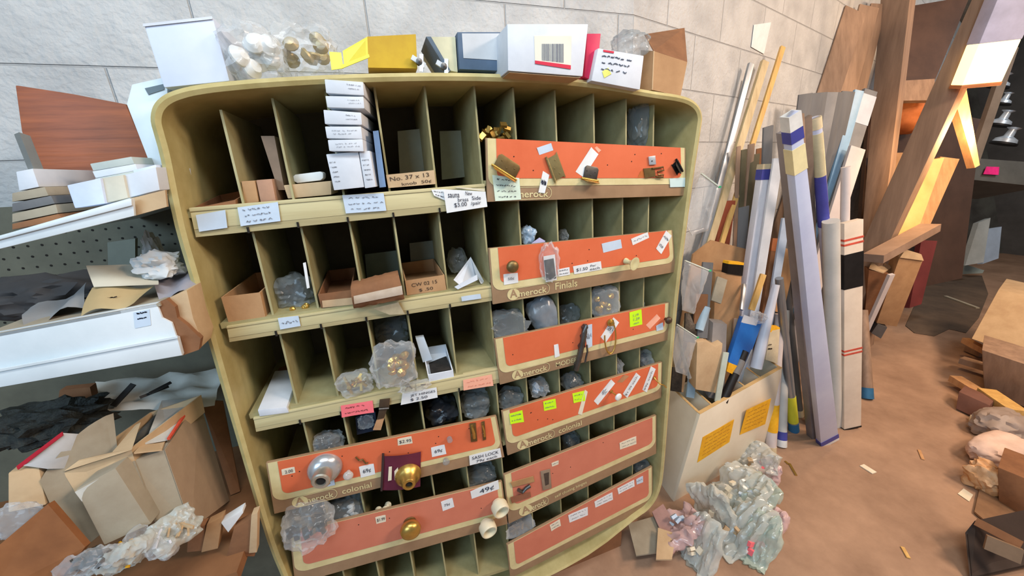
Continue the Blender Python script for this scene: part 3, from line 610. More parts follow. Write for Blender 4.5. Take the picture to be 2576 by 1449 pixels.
def bits(n, sx, sz, seed, s=.007, kind='ring', sy=.02):
    def f(c, k):
        r = random.Random(seed); mb = MB()
        for i in range(n):
            p = c+Vector(((r.random()-.5)*sx*k, (r.random()-.5)*sy, (r.random()-.5)*sz*k)); ax = Vector((r.random()-.5, -r.random(), r.random()-.5))
            if kind == 'ring': mb.lathe([(s, 0), (s*1.1, s*.3), (s*.6, s*.9), (.0001, s)], p, ax, 12)
            elif kind == 'bar': mb.beam(p-ax.normalized()*s*2, p+ax.normalized()*s*2, s*.7, s*.35)
            else: mb.box(p, (s*2, s, s*1.6), Matrix.Rotation(r.random()*3, 3, 'Y') @ Matrix.Rotation(r.random()*3, 3, 'X'))
        return mb
    return f
# row 1, left half
thing('cardboard_tray', 'flat brown cardboard tray in top row leftmost bin', 'cardboard tray', [('tray_body', openbox([at(u, v, .004) for u, v in ((478,526),(592,503),(594,528),(486,548))], (0, .16, .02), .003), CARDD)], 'cardboard boxes in the bins')
one('cardboard_box', 'narrow brown cardboard box at left of second top bin', 'cardboard box', boxq([(606,456),(641,454),(651,508),(616,514)], .02, .14).bevel(.002), CARD, 'cardboard boxes in the bins')
one('cardboard_box', 'pinkish cardboard box beside the narrow one, second top bin', 'cardboard box', boxq([(644,453),(684,450),(695,508),(656,512)], .02, .13).bevel(.002), mat('pink_cardboard', (184,142,116), .85, sc=10, bump=.1), 'cardboard boxes in the bins')
one('cardboard_sheet', 'tall cardboard sheet on edge in second top bin', 'cardboard sheet', boxq([(656,342),(690,342),(716,478),(700,478)], .05, .12), mat('dull_cardboard', (150,126,106), .85, sc=10, bump=.1))
one('foam_pad', 'white rounded foam pad in the third top bin', 'foam pad', MB().prism([at(u, v, .05) for u, v in ((736,444),(742,439),(806,431),(813,435),(813,448),(806,454),(748,461),(738,456))], (0, .05, 0)).bevel(.003), WHITE)
one('cardboard_box', 'pale cardboard box lying behind rail in third top bin', 'cardboard box', boxq([(713,466),(832,455),(834,490),(724,500)], .02, .15).bevel(.002), CARDP, 'cardboard boxes in the bins')
SB = 'stacked small white boxes in the fourth top bin'
pos = ['topmost box', 'second box from the top', 'third box from the top', 'fourth box from the top', 'fifth box from the top']
for i, q in enumerate((((816,199),(913,206),(916,240),(820,234)), ((818,241),(914,243),(917,273),(823,270)), ((813,276),(908,283),(911,314),(817,312)), ((817,318),(908,318),(912,350),(822,348)), ((824,352),(912,350),(915,381),(828,380)))):
    d = Vector((.028, .17, -.002)); b_ = boxq(q, -.03, d).bevel(.0016)
    thing('small_white_box', pos[i]+' in the white stack, fourth top bin', 'box', [('box_body', b_, WBOX), ('print', scrib([(q[0][0]+(50 if i < 3 else 8), q[0][1]+6), (q[1][0]-4, q[1][1]+5), (q[2][0]-4, q[2][1]-8), (q[3][0]+(50 if i < 3 else 8), q[3][1]-6)], -.0305, 2, 40+i, .0006), GREYINK)], SB)
for i, (q, lab) in enumerate(((((820,388),(901,381),(916,471),(840,479)), 'wide white box standing upright under the white stack'), (((903,382),(930,379),(946,470),(918,474)), 'slim white box standing right under the white stack'))):
    thing('small_white_box', lab, 'box', [('box_body', boxq(q, -.02, Vector((.022, .17, 0))).bevel(.0016), WBOX), ('print', scrib([(q[0][0]+4, q[0][1]+14), (q[0][0]+26, q[0][1]+12), (q[3][0]+22, q[3][1]-16), (q[3][0]+2, q[3][1]-14)], -.0205, 5, 50+i, .0006), GREYINK)], SB)
one('blue_card', 'blue-grey card wedged right of the white box stack', 'card', boxq([(938,330),(952,328),(971,470),(955,472)], -.004, .14), mat('slate_blue_card', (112,140,176), .7, sc=8, bump=.05))
thing('cardboard_box', 'cardboard box with black handwriting in the fifth top bin', 'cardboard box', [('box_body', openbox([at(u, v, .006) for u, v in ((971,440),(1092,428),(1096,463),(977,473))], (0, .2, .002), .003), CARDP), ('handwriting', txt('No. 37 x 13', (982,456), (1080,444), .0055, 10), INKB), ('handwriting', txt('knob  50¢', (1012,469), (1086,460), .0055, 9), INKB)], 'cardboard boxes in the bins')
one('backing_plate', 'grey green plate leaning at back of fifth top bin', 'plate', boxq([(1000,330),(1078,322),(1088,430),(1006,440)], .2, .008), mat('grey_green_plate', (168,170,150), .7, sc=5, bump=.05), 'plates leaning in the top bins')
one('backing_plate', 'grey green plate leaning at back of sixth top bin', 'plate', boxq([(1106,330),(1168,328),(1172,445),(1112,452)], .2, .008), mat('grey_green_plate', (0,0,0)), 'plates leaning in the top bins')
c = at(1244,336,.05)
o = thing('brass_hinges', 'heap of shiny brass hinges in bin above the top board', 'hinges', [('hinge_heap', bits(26, 76, 34, 5, .008, 'box', .06)(c, mpp(c)), BRASS)], kind='stuff')
bag('grey plastic bag in the second bin from right, top row', 1610, 318, .07, 62, 100, .07, 5, CLEARG)
# row 2, left half
thing('cardboard_box', 'cardboard box filling the leftmost bin of second row', 'cardboard box', [('box_body', openbox([at(u, v, .006) for u, v in ((556,748),(654,736),(668,798),(575,812))], (.01, .2, .004), .003), CARD)], 'cardboard boxes in the bins')
bag('smoky bag of dark fittings in second bin, second row', 742, 735, .09, 92, 90, .1, 8, CLEARG, [(bits(14, 60, 50, 6, .009, 'box', .05), DSTUFF)])
c = at(752,772,.03); thing('brass_ferrules', 'few loose gold ferrules behind the second rail', 'ferrules', [('ferrules', bits(5, 44, 8, 4, .006, 'ring', .01)(c, mpp(c)), BRASS)], kind='stuff')
one('price_sticker', 'narrow white strip on a divider edge, second row', 'sticker', boxq([(762,662),(769,660),(779,724),(772,726)], .006, .002), PAPER)
thing('cardboard_tray', 'dark open tray with cardboard front, third bin second row', 'cardboard tray', [('tray_body', openbox([at(u, v, .006) for u, v in ((800,741),(884,730),(888,766),(808,775))], (0, .2, .01), .003), CARDD), ('front_lip', boxq([(810,757),(886,749),(888,766),(812,774)], .002, .002), CARDP)], 'cardboard boxes in the bins')
tb = MB().quadgrid([at(u, v, -.022) for u, v in ((882,722),(1003,692),(1018,752),(890,776))], 14, 6, lambda a, b: Vector((0, -.012*math.sin(math.pi*b)+.003*noise.noise(Vector((a*5, b*4, 1))), .003*noise.noise(Vector((a*9, b*2, 5))))))
k = len(tb.v); tb.add([v+Vector((0, .05, 0)) for v in tb.v], [tuple(reversed(f)) for f in tb.f]); W_, H_ = 14, 6
rim = [i for i in range(W_+1)]+[j*(W_+1)+W_ for j in range(1, H_+1)]+[H_*(W_+1)+i for i in range(W_-1, -1, -1)]+[j*(W_+1) for j in range(H_-1, 0, -1)]
tb.f += [(rim[i], rim[(i+1) % len(rim)], rim[(i+1) % len(rim)]+k, rim[i]+k) for i in range(len(rim))]
tape = MB().quadgrid([at(u, v, -.0265) for u, v in ((890,742),(1010,716),(1013,738),(892,762))], 12, 3, lambda a, b: Vector((0, -.009-.002*math.sin(math.pi*b), 0)))
thing('taped_carton', 'crumpled cardboard carton wrapped in clear tape on second rail', 'cardboard box', [('carton_body', tb, CARDD), ('packing_tape', tape, mat('packing_tape', (206,190,172), .25, sc=12, rgb2=(178,156,132), bump=.2))], 'cardboard boxes in the bins')
one('paper_flap', 'folded grey paper hanging under the taped carton', 'paper', pl([(938,776),(1002,760),(1018,790),(980,792)], -.010, .001), mat('grey_paper', (186,172,140), .8, bump=.05))
thing('cardboard_box', 'cardboard box handwritten CW 02 15 in fifth bin, second row', 'cardboard box', [('box_body', openbox([at(u, v, .006) for u, v in ((1019,707),(1118,692),(1123,729),(1024,743))], (0, .19, .004), .003), CARD), ('handwriting', txt('CW 02 15', (1036,722), (1100,712), .0055, 9), INKB), ('handwriting', txt('$ .50', (1055,735), (1090,729), .0055, 9), INKB)], 'cardboard boxes in the bins')
wb = [at(u, v, -.004) for u, v in ((1141,704),(1190,645),(1219,710),(1196,694))]
thing('white_folded_box', 'bent open white box in sixth bin of second row', 'box', [('lid_panel', MB().prism([at(1141,704,.0), at(1184,646,.06), at(1203,690,.05), at(1160,720,-.006)], (0, .002, -.001)), WBOX), ('side_panel', MB().prism([at(1184,646,.06), at(1220,712,.03), at(1210,714,.0), at(1198,692,.03)], (0, .002, 0)), WBOX), ('front_panel', MB().prism([at(1143,722,-.004), at(1200,691,-.004), at(1202,704,-.006), at(1152,728,-.006)], (0, .0015, 0)), WBOX)])
bag('glassy bag of fittings behind the bent white box', 1150, 655, .12, 46, 60, .06, 12, CLEARG, [(bits(6, 24, 30, 8, .008, 'ring'), PEWT)])
one('backing_plate', 'dull grey plate leaning at back of fourth bin, second row', 'plate', boxq([(918,640),(1000,630),(1008,700),(924,716)], .2, .006), mat('dull_green_plate', (128,132,118), .7, sc=5, bump=.05), 'plates leaning in the second row')
one('backing_plate', 'dull grey plate leaning at back of fifth bin, second row', 'plate', boxq([(1030,612),(1098,604),(1104,690),(1036,700)], .2, .006), mat('dull_green_plate', (0,0,0)), 'plates leaning in the second row')
# row 2 right
bag('pale blue plastic bag in second right bin, second row', 1327, 592, .06, 36, 46, .05, 14, mat('blue_plastic_film', (190,214,236), .2, sc=8, bump=.5, bsc=40, clear=.6, spec=.8))
one('lilac_card', 'lilac card corner poking above the second board', 'card', boxq([(1338,612),(1358,598),(1372,606),(1366,618)], .03, .003), mat('lilac_card', (206,200,236), .7, bump=.03))
bag('small grey bag tip in third right bin, second row', 1416, 594, .08, 22, 34, .04, 15, CLEARG)
# row 3 left
thing('long_white_box', 'long white box lying in third row leftmost bin', 'box', [('box_body', MB().prism([at(648,1032,-.004), at(721,1024,-.004), at(727,1038,-.004), at(653,1048,-.004)], Vector((.0, .17, .012))).bevel(.0015), WBOX)])
one('torn_carton', 'torn brown carton end behind the long white box', 'cardboard box', boxq([(692,946),(722,936),(726,968),(696,972)], .17, .05), CARDD, 'cardboard boxes in the bins')
bag('clear bag with brass bits in third bin, third row', 892, 962, .02, 84, 58, .06, 17, CLEARP, [(bits(9, 40, 24, 9, .009, 'bar'), BRASS)])
bag('big crinkled bag with brass plates, fourth bin third row', 990, 915, .0, 106, 116, .08, 18, CLEARP, [(bits(12, 56, 70, 10, .012, 'ring'), BRASS)], tilt=12)
bag('upper hazy bag at back of fourth bin, third row', 986, 832, .14, 92, 70, .08, 19, CLEARG, [(bits(8, 60, 40, 12, .010, 'box'), DSTUFF)])
bag('bag edge drooping over the third rail', 1042, 972, -.012, 74, 26, .03, 20, CLEARP, [(bits(6, 50, 10, 13, .005, 'bar', .008), ABRASS)])
one('white_box_lid', 'white box lid standing on end in fifth bin, third row', 'box', boxq([(1046,852),(1067,849),(1088,905),(1064,912)], .05, .02).bevel(.001), BLUEP)
ob_ = openbox([at(u, v, .0) for u, v in ((1076,944),(1140,932),(1143,954),(1081,963))], (0, .1, .034), .003)
thing('open_white_box', 'open white box with dark lining in fifth bin, third row', 'box', [('box_body', ob_, WBOX), ('dark_lining', MB().prism([at(1084,938,.006), at(1134,929,.006), at(1122,893,.09), at(1077,903,.09)], (0, .001, -.004)), mat('black_foam', (52,48,44), .9, sc=30, rgb2=(24,22,20), bump=.4))])
# row 3 right
bag('green tinted clear bag in leftmost right bin, third row', 1280, 815, .03, 100, 70, .07, 22, CLEARG)
bag('long grey plastic roll in second right bin, third row', 1368, 790, .05, 76, 96, .07, 23, mat('grey_plastic_film', (170,178,186), .25, sc=8, bump=.3, bsc=20, clear=.5, spec=.9), amp=.15, tilt=-25)
bag('smoky glass bag edge in third right bin', 1428, 790, .1, 56, 50, .06, 24, CLEARG)
bag('crinkled bag of brass cups in fourth right bin, third row', 1520, 760, .03, 76, 80, .07, 25, CLEARP, [(bits(10, 46, 46, 16, .009, 'ring'), BRASS)])
bag('small clear bag in fifth right bin above the lime sticker', 1598, 768, .06, 46, 30, .05, 26, CLEARG)
# row 4
bag('clear bag of dark keys in second bin, fourth row', 826, 1112, .05, 70, 56, .06, 27, CLEARP, [(bits(12, 50, 30, 17, .008, 'box'), DSTUFF)])
thing('blister_pack', 'dark blue blister pack in third bin, fourth row', 'blister pack', [('pack_card', boxq([(894,1050),(944,1036),(948,1082),(898,1094)], .06, .004), mat('navy_card', (52,62,84), .6, sc=12, rgb2=(36,42,58))), ('shine', MB().blob(at(920,1062,.055), (.04, .012, .04), 3, .3, 3), CLEARP)])
thing('hinge_sample', 'dark bronze hinge with tan tag hanging from third rail', 'hinge', [('upper_leaf', boxq([(955,1006),(981,1003),(979,1026),(953,1028)], -.006, .003).bevel(.0006), mat('dark_bronze', (0,0,0))), ('lower_leaf', boxq([(954,1030),(974,1030),(966,1052),(948,1056)], -.006, .003).bevel(.0006), mat('dark_bronze', (0,0,0))), ('price_tag', boxq([(952,1044),(972,1034),(958,1082),(938,1082)], -.004, .001), mat('kraft_paper', (196,150,108), .8, bump=.1)), ('pin', MB().tube([at(953,1029,-.008), at(978,1027,-.008)], .0025, 8), PEWT)])
bag('black bag in fifth bin, fourth row', 1112, 1030, .08, 76, 60, .08, 28, mat('black_plastic_film', (40,42,46), .3, sc=8, bump=.5, bsc=30))
bag('smoky bag in sixth bin of fourth row', 1196, 1015, .07, 70, 64, .08, 29, CLEARG)
for i, (u, v, w, h, lab) in enumerate(((1285,1000,64,52,'greyish bag in leftmost right bin, fourth row'), (1355,974,46,46,'pale shiny bag in second right bin, fourth row'), (1438,960,50,44,'black cased fitting bag in third right bin, fourth row'), (1546,925,34,50,'clear bag in fifth right bin, fourth row'), (1618,902,44,40,'clear bag in last right bin, fourth row'))):
    bag(lab, u, v, .06, w, h, .06, 30+i, CLEARP if i in (1, 3, 4) else CLEARG, [(bits(5, 24, 24, 30+i, .009, 'box'), BLUEP if i == 1 else DSTUFF)])
# row 5 and 6
bag('bulky crinkled bag spilling out of lowest left bin', 776, 1318, -.02, 116, 110, .10, 41, CLEARP, [(bits(10, 80, 60, 41, .012, 'box'), DSTUFF), ], amp=.34)
bag('grey bag with white caps, second bin lowest row', 862, 1290, .03, 92, 70, .08, 42, CLEARG, [(bits(7, 64, 40, 42, .010, 'ring'), WHITE)])
c = at(975,1272,.03); thing('white_bumpers', 'loose round white bumpers in third bin, lowest row', 'bumpers', [('bumpers', bits(5, 48, 18, 43, .009, 'ring', .02)(c, mpp(c)), IVORY)], kind='stuff')
bag('smoky bag of fittings in sixth bin, fifth row', 1210, 1192, .07, 74, 52, .07, 44, CLEARG)
bag('grey bag with dark clips in leftmost right bin, sixth row', 1304, 1318, .03, 80, 56, .08, 45, CLEARP, [(bits(10, 50, 30, 45, .010, 'bar'), ABRASS)])
bag('dark glossy bag in third right bin, fifth row', 1436, 1112, .08, 44, 50, .06, 46, CLEARG, [(bits(5, 24, 20, 46, .009, 'box'), DSTUFF)])
bag('green tinted bag in last right bin, sixth row', 1615, 1172, .05, 50, 40, .06, 47, CLEARG, [(bits(5, 30, 16, 47, .009, 'box'), DSTUFF)])

# ================= goods standing on top of the cabinet
thing('white_carton', 'plain white carton on the top left corner of cabinet', 'box', [('carton_body', MB().prism([at(u, v, .0) for u, v in ((361,61),(535,42),(578,204),(412,221))], Vector((.0, .22, .004))).bevel(.003), mat('blue_white_carton', (214,222,238), .6, sc=6, rgb2=(200,210,230), bump=.04)), ('top_edge', MB().prism([at(361,61,.0)+Vector((0, -.001, 0)), at(535,42,.0)+Vector((0, -.001, 0)), at(535,49,.0)+Vector((0, -.001, 0)), at(362,68,.0)+Vector((0, -.001, 0))], (0, -.0012, 0)), WBOX)])
bag('clear bag of white plastic domes on top of cabinet', 648, 150, .03, 132, 130, .13, 51, CLEARP, [(bits(7, 80, 60, 51, .018, 'ring', .06), WHITE)], group='plastic bags on top of the cabinet', amp=.3)
bag('larger hazy bag beside the open yellow box', 768, 140, .06, 150, 126, .13, 52, CLEARP, [(bits(9, 90, 60, 52, .014, 'ring', .06), mat('dusty_brass', (190,170,120), .4, .4, sc=12))], group='plastic bags on top of the cabinet', amp=.3)
c = at(872,190,-.005)
yb = [at(u, v, .02) for u, v in ((924,92),(1046,86),(1050,172),(926,170))]
GOLD = mat('gold_card', (206,170,44), .45, sc=6, rgb2=(176,136,32), bump=.05); LIMC = mat('lime_yellow_card', (226,226,90), .6, sc=6, bump=.04, var=.1)
thing('open_yellow_box', 'open yellow and gold box on its side on cabinet top', 'box', [('box_body', openbox(yb, (0, .16, .0), .004), GOLD), ('side_flap', MB().prism([at(862,128,.0), at(924,92,.02), at(926,140,.02), at(866,166,-.02)], (0, .002, -.001)), LIMC), ('front_flap', MB().prism([at(856,164,-.03), at(928,136,-.02), at(930,144,-.02), at(858,173,-.03)], (0, .003, .0)), LIMC), ('lower_flap', MB().prism([at(828,130,-.01), at(858,132,-.01), at(864,172,-.02), at(834,176,-.02)], (0, .002, 0)), LIMC)])
for i, (u, v, lab) in enumerate(((1054,160,'zinc bracket clipped on the cabinet top beside the yellow box'), (1116,172,'zinc bracket leaning below the pale wedge carton'))):
    c = at(u, v-4, .012); k = mpp(c)
    thing('zinc_bracket', lab, 'bracket', [('bracket_arm', MB().beam(c+Vector((-17*k, 0, 10*k)), c+Vector((14*k, .0, -8*k)), 12*k, .004), CHROME), ('bracket_arm', MB().beam(c+Vector((8*k, -.004, 16*k)), c+Vector((4*k, -.002, -22*k)), 9*k, .004), CHROME), ('pivot', MB().lathe([(8*k, -.004), (8*k, .006), (.0001, .008)], c, (0, -1, 0), 14), PEWT)], 'zinc brackets on cabinet top')
thing('wedge_carton', 'pale wedge shaped carton left of the blue framed box', 'box', [('carton_body', MB().prism([at(u, v, .01) for u, v in ((1080,92),(1146,92),(1152,182),(1132,178))], (0, .15, 0)).bevel(.002), mat('pale_olive_carton', (206,202,170), .7, sc=8, bump=.04)), ('grey_side', MB().prism([at(1072,92,.012), at(1084,92,.008), at(1134,178,.008), at(1124,176,.012)], (0, .10, 0)), mat('blue_grey_carton', (120,134,148), .7, bump=.04))])
thing('blue_framed_box', 'slate blue carton with a pale front label', 'box', [('carton_body', MB().prism([at(u, v, .0) for u, v in ((1150,80),(1274,80),(1272,179),(1156,174))], (0, .17, 0)).bevel(.002), mat('slate_blue_carton', (84,104,128), .6, sc=8, bump=.04)), ('pale_label', MB().prism([at(u, v, -.001) for u, v in ((1162,84),(1262,84),(1262,152),(1166,146))], (0, .0012, 0)), mat('grey_label', (196,200,204), .7, bump=.03, var=.06))])
wq = [(1276,60),(1480,60),(1466,192),(1278,178)]
zz = -.075
bars = MB(); r = random.Random(3)
for k in range(16):
    u = 1364+k*3.5; w = 1+r.random()*1.6; bars.prism([at(a, b, zz-.0022) for a, b in ((u,110),(u+w,110),(u+w,151+k*.4),(u,151+k*.4))], (0, .0006, 0))
thing('barcode_carton', 'white carton with barcode label overhanging the cabinet front', 'box', [('carton_body', MB().prism([at(u, v, zz) for u, v in wq], Vector((0, .27, .0))).bevel(.002), WBOX), ('base', MB().prism([at(1279,179.5,zz)+Vector((.003, .003, -.0015)), at(1465,193.5,zz)+Vector((-.003, .003, -.0015)), at(1465,193.5,zz)+Vector((-.003, .26, -.0015)), at(1279,179.5,zz)+Vector((.003, .26, -.0015))], (0, 0, .001)), CARDP), ('label_field', MB().prism([at(u, v, zz-.001) for u, v in ((1344,90),(1438,90),(1436,172),(1346,160))], (0, .001, 0)), mat('cream_label', (226,222,206), .7, bump=.02, var=.04)), ('barcode', bars, GREYINK), ('red_stripe', MB().prism([at(u, v, zz-.0016) for u, v in ((1346,152),(1436,164),(1436,174),(1346,160))], (0, .0008, 0)), mat('crimson_print', (206,40,70), .6, bump=0, var=.05)), ])
thing('crimson_carton', 'crimson carton squeezed between white barcode carton and scribbled carton', 'box', [('carton_body', MB().prism([at(u, v, -.03) for u, v in ((1478,84),(1512,84),(1500,206),(1470,194))], (0, .16, 0)).bevel(.002), mat('crimson_carton', (216,44,90), .5, sc=6, rgb2=(186,30,72), bump=.04))])
sq_ = [(1505,121),(1620,140),(1610,226),(1488,203)]
thing('scribbled_carton', 'white carton with blue print leaning on cabinet top', 'box', [('carton_body', MB().prism([at(u, v, -.045) for u, v in sq_], (0.0, .15, .0)).bevel(.002), WBOX), ('print', scrib([(1500,128),(1612,144),(1608,200),(1496,180)], -.0456, 3, 61, .0022), mat('blue_black_print', (70,84,104), .7, bump=0)), ('print', MB().prism([at(u, v, -.0462) for u, v in ((1515,180),(1530,170),(1538,186),(1520,196))], (0, .0006, 0)), mat('lemon_print', (228,230,120), .7, bump=0)), ('red_print', MB().prism([at(u, v, -.0462) for u, v in ((1518,125),(1545,129),(1544,134),(1518,130))], (0, .0006, 0)), mat('crimson_print', (0,0,0)))])
bag('crumpled bag lying on the scribbled carton', 1584, 116, .0, 84, 60, .08, 53, CLEARG, group='plastic bags on top of the cabinet')
bx_ = [at(u, v, -.02) for u, v in ((1644,128),(1729,156),(1712,242),(1640,226))]
thing('brown_carton', 'open brown cardboard carton at right end of cabinet top', 'cardboard box', [('carton_body', openbox(bx_, Vector((-.035, .14, .0)), .004), CARD), ('flap', MB().prism([at(1622,86,.10), at(1722,70,.10), at(1729,156,-.018), at(1645,128,-.018)], (0, .003, 0)), CARDD), ('side_flap', MB().prism([at(1612,126,.06), at(1644,128,-.021), at(1640,226,-.021), at(1611,224,.06)], (.003, 0, 0)), CARDP)])
# ================= shelving left of the cabinet
BW = .10   # depth plane of the brown board
bq = [at(u, v, BW) for u, v in ((38,214),(180,236),(316,262),(384,420),(412,520),(140,560),(92,440),(54,330))]
one('wood_board', 'reddish brown wood grain board standing on the upper left shelf', 'wood board', MB().prism(bq, (0, .018, 0)).bevel(.002), BROWNB)
# white slotted steel upright
UP = [(318,262),(331,212),(420,192),(424,300),(430,470),(402,478)]
u_ = MB().prism([at(u, v, .03) for u, v in UP], (0, .03, 0)).bevel(.002)
thing('shelf_upright', 'white slotted steel upright between brown board and cabinet', 'shelf upright', [('upright_body', u_, WMET), ('slot', MB().prism([at(u, v, .0285) for u, v in ((364,222),(412,211),(413,225),(373,238))], (0, .001, 0)), mat('slot_grey', (110,124,132), .7, bump=0, var=.05))])
# shelf decks: front lip, deck, broken end
def zline(px, Y): return [at(u, v, Y) for u, v in px]
SYF = -.10
q = zline(((-40,604),(334,499),(338,543),(-40,636)), SYF)
q2 = zline(((333,498),(415,478),(420,520),(338,543)), SYF+.012)
thing('upper_shelf', 'upper white steel shelf with a torn pale end strip', 'shelf', [
    ('front_lip', MB().prism(q, (0, .006, 0)).bevel(.001), WMET), ('lip_ridge', MB().prism([lerp2(q,0,.0)+Vector((0,-.004,0)), lerp2(q,1,.0)+Vector((0,-.004,0)), lerp2(q,1,.4)+Vector((0,-.004,0)), lerp2(q,0,.3)+Vector((0,-.004,0))], (0, .005, 0)).bevel(.0015), WMET),
    ('end_strip', MB().prism(q2, (0, .006, 0)), CARDP), ('shelf_deck', MB().prism([q[0], Vector((-.03, q2[0].y, q2[0].z)), Vector((-.03, .31, q2[0].z)), q[0]+Vector((0, .41, 0))], (0, 0, -.006)), WMET)])
q = zline(((-60,848),(394,763),(408,800),(432,812),(460,894),(-60,985)), SYF)
lipq = [at(u, v, SYF-.008) for u, v in ((-60,944),(446,850),(458,894),(-60,985))]
ridge = [at(u, v, SYF-.011) for u, v in ((-60,940),(446,846),(447,851),(-60,946))]
br = MB().prism([at(u, v, SYF+.004) for u, v in ((394,763),(418,752),(440,772),(446,800),(470,818),(505,852),(500,880),(460,894),(432,812),(408,800))], (0, .012, 0))
en = MB().prism([at(418,752,SYF+.004), at(505,852,SYF+.004), at(500,880,SYF+.004)+Vector((0, .0, 0)), at(500,880,SYF+.12), at(512,840,SYF+.12), at(440,740,SYF+.12)], (.004, 0, 0))
thing('lower_shelf', 'deep white shelf front with a broken end showing raw board', 'shelf', [
    ('front_board', MB().prism(q, (0, .014, 0)).bevel(.001), WMET), ('front_lip', MB().prism(lipq, (0, .010, 0)).bevel(.001), WMET), ('lip_ridge', MB().prism(ridge, (0, .004, 0)), WMET), ('broken_core', br, CARDD), ('end_block', MB().prism([at(u, v, SYF+.014) for u, v in ((420,752),(470,730),(486,800),(506,850),(500,880),(470,890),(448,800))], (0, .06, 0)).bevel(.002), CARDP),
    ('scuffs', scrib([(340,782),(372,776),(374,806),(342,812)], SYF-.0005, 2, 71, .002), INK), ('label', MB().prism([at(u, v, SYF-.0008) for u, v in ((336,786),(376,778),(380,818),(340,826))], (0, .0006, 0)), BLUEP),
    ('shelf_deck', MB().prism([at(-60,848,SYF), Vector((-.035, SYF, at(394,763,SYF).z)), Vector((-.035, .30, at(394,763,SYF).z)), at(-60,848,SYF)+Vector((0, .40, 0))], (0, 0, -.006)), CARDG)])
# pegboard behind the opening
pg = MB().prism([Vector((-1.2, .30, .02)), Vector((-.03, .30, .02)), Vector((-.03, .30, 1.50)), Vector((-1.2, .30, 1.50))], (0, .006, 0))
ho = MB()
for r_ in range(11):
    for k in range(30): ho.lathe([(.0028, 0), (.0028, .0004), (.0001, .0005)], Vector((-.06-k*.0254, .2995, 1.18+r_*.0254)), (0, -1, 0), 6)
thing('pegboard', 'grey pegboard with rows of holes behind the left shelves', 'pegboard', [('board', pg, PEG), ('peg_holes', ho, DARK)])
# things on the upper shelf
for i, (q_, lab, m) in enumerate(((((226,412),(330,394),(338,412),(234,430)), 'topmost grey carton of the stack before the brown board', mat('faded_green_carton', (188,196,190), .7, sc=8, rgb2=(166,174,168), bump=.05)), (((232,431),(340,412),(346,428),(240,448)), 'second grey carton of the stack before the brown board', WBOX), (((238,449),(346,428),(352,444),(246,466)), 'third grey carton of the stack before the brown board', mat('faded_green_carton', (0,0,0))))):
    one('flat_carton', lab, 'box', boxq(q_, -.02, Vector((.012, .09, 0))).bevel(.001), m, 'pale cartons on the upper left shelf')
for q_, lab, m, Y in ((((168,466),(252,448),(264,512),(188,524)), 'pale bluish carton at left before the brown board', mat('bluish_carton', (206,216,238), .65, sc=6, bump=.04), -.06), (((254,448),(310,440),(322,498),(266,511)), 'cream grey carton in the middle before the brown board', mat('cream_carton', (208,202,184), .7, sc=6, bump=.04), -.055), (((312,440),(392,420),(402,478),(324,497)), 'white carton next to the steel upright', WBOX, -.05), (((334,428),(392,414),(396,434),(340,444)), 'small white carton on top beside the upright', mat('bluish_carton', (0,0,0)), -.03)):
    one('flat_carton', lab, 'box', boxq(q_, Y, Vector((.012, .10, 0))).bevel(.0015), m, 'pale cartons on the upper left shelf')
for i, (q_, m, lab) in enumerate((((40,432,82,424,98,470,48,480), WBOX, 'white block at far left of the upper shelf'), ((30,486,112,470,122,492,30,508), CARDG, 'topmost dusty grey board stacked at far left'), ((30,512,128,492,138,512,30,534), GREYW, 'second dusty board stacked at far left'), ((30,538,140,514,146,536,30,560), CARDG, 'third dusty board stacked at far left'), ((30,563,146,538,160,552,30,578), CARDD, 'lowest brown board stacked at far left'))):
    one('flat_board', lab, 'board', boxq([(q_[j], q_[j+1]) for j in (0, 2, 4, 6)], -.05, .14).bevel(.001), m, 'boards stacked on the upper left shelf')
one('metal_bracket', 'thin grey bracket leaning at the far left edge', 'bracket', MB().beam(at(56,340,.0), at(96,440,-.03), .009, .014), mat('grey_steel', (150,152,148), .4, .5, sc=8))
# things on the lower shelf
fp = MB().quadgrid([at(u, v, Y) for (u, v, Y) in ((217,668,.02),(388,664,.02),(398,716,-.06),(236,722,-.06))], 10, 6, lambda a, b: Vector((0, 0, .012*math.sin(math.pi*b)*math.cos(a*3))))
one('paper_sheet', 'pale curled paper sheet on the lower left shelf', 'paper', fp, mat('pale_grey_paper', (206,200,182), .75, sc=5, rgb2=(188,182,164), bump=.05))
ev = MB().quadgrid([at(u, v, Y) for (u, v, Y) in ((232,724,-.05),(388,716,-.05),(336,760,-.088),(204,796,-.088))], 10, 6, lambda a, b: Vector((0, -.006*math.sin(math.pi*b), .006*math.sin(a*6))))
thing('kraft_envelope', 'tan kraft envelope half over the shelf front', 'envelope', [('envelope_body', ev, mat('kraft_envelope', (186,162,118), .75, sc=6, rgb2=(166,142,100), bump=.08)), ('print', scrib([(262,746),(300,740),(300,760),(262,766)], -.075, 2, 75, .0018), INKB)])
pa = MB().quadgrid([at(u, v, Y) for (u, v, Y) in ((60,790,.02),(220,716,.04),(210,770,-.07),(60,820,-.075))], 8, 6, lambda a, b: Vector((0, 0, .008*math.sin(a*7+b*3))))
one('grey_sheet', 'long grey sheet lying along the lower left shelf', 'sheet', pa, mat('grey_sheet', (150,150,150), .7, sc=6, rgb2=(126,126,126), bump=.1))
one('crumpled_paper', 'crumpled white wrapper behind the curled paper sheet', 'paper', MB().blob(at(400,668,.0), (.07, .06, .05), 71, .4, 2.4), mat('white_wrapper', (206,208,208), .6, sc=8, bump=.2))
one('crumpled_paper', 'upright grey white wrapper before the pegboard', 'paper', MB().blob(at(388,640,.10), (.03, .03, .09), 72, .35, 2.4), mat('white_wrapper', (0,0,0)))
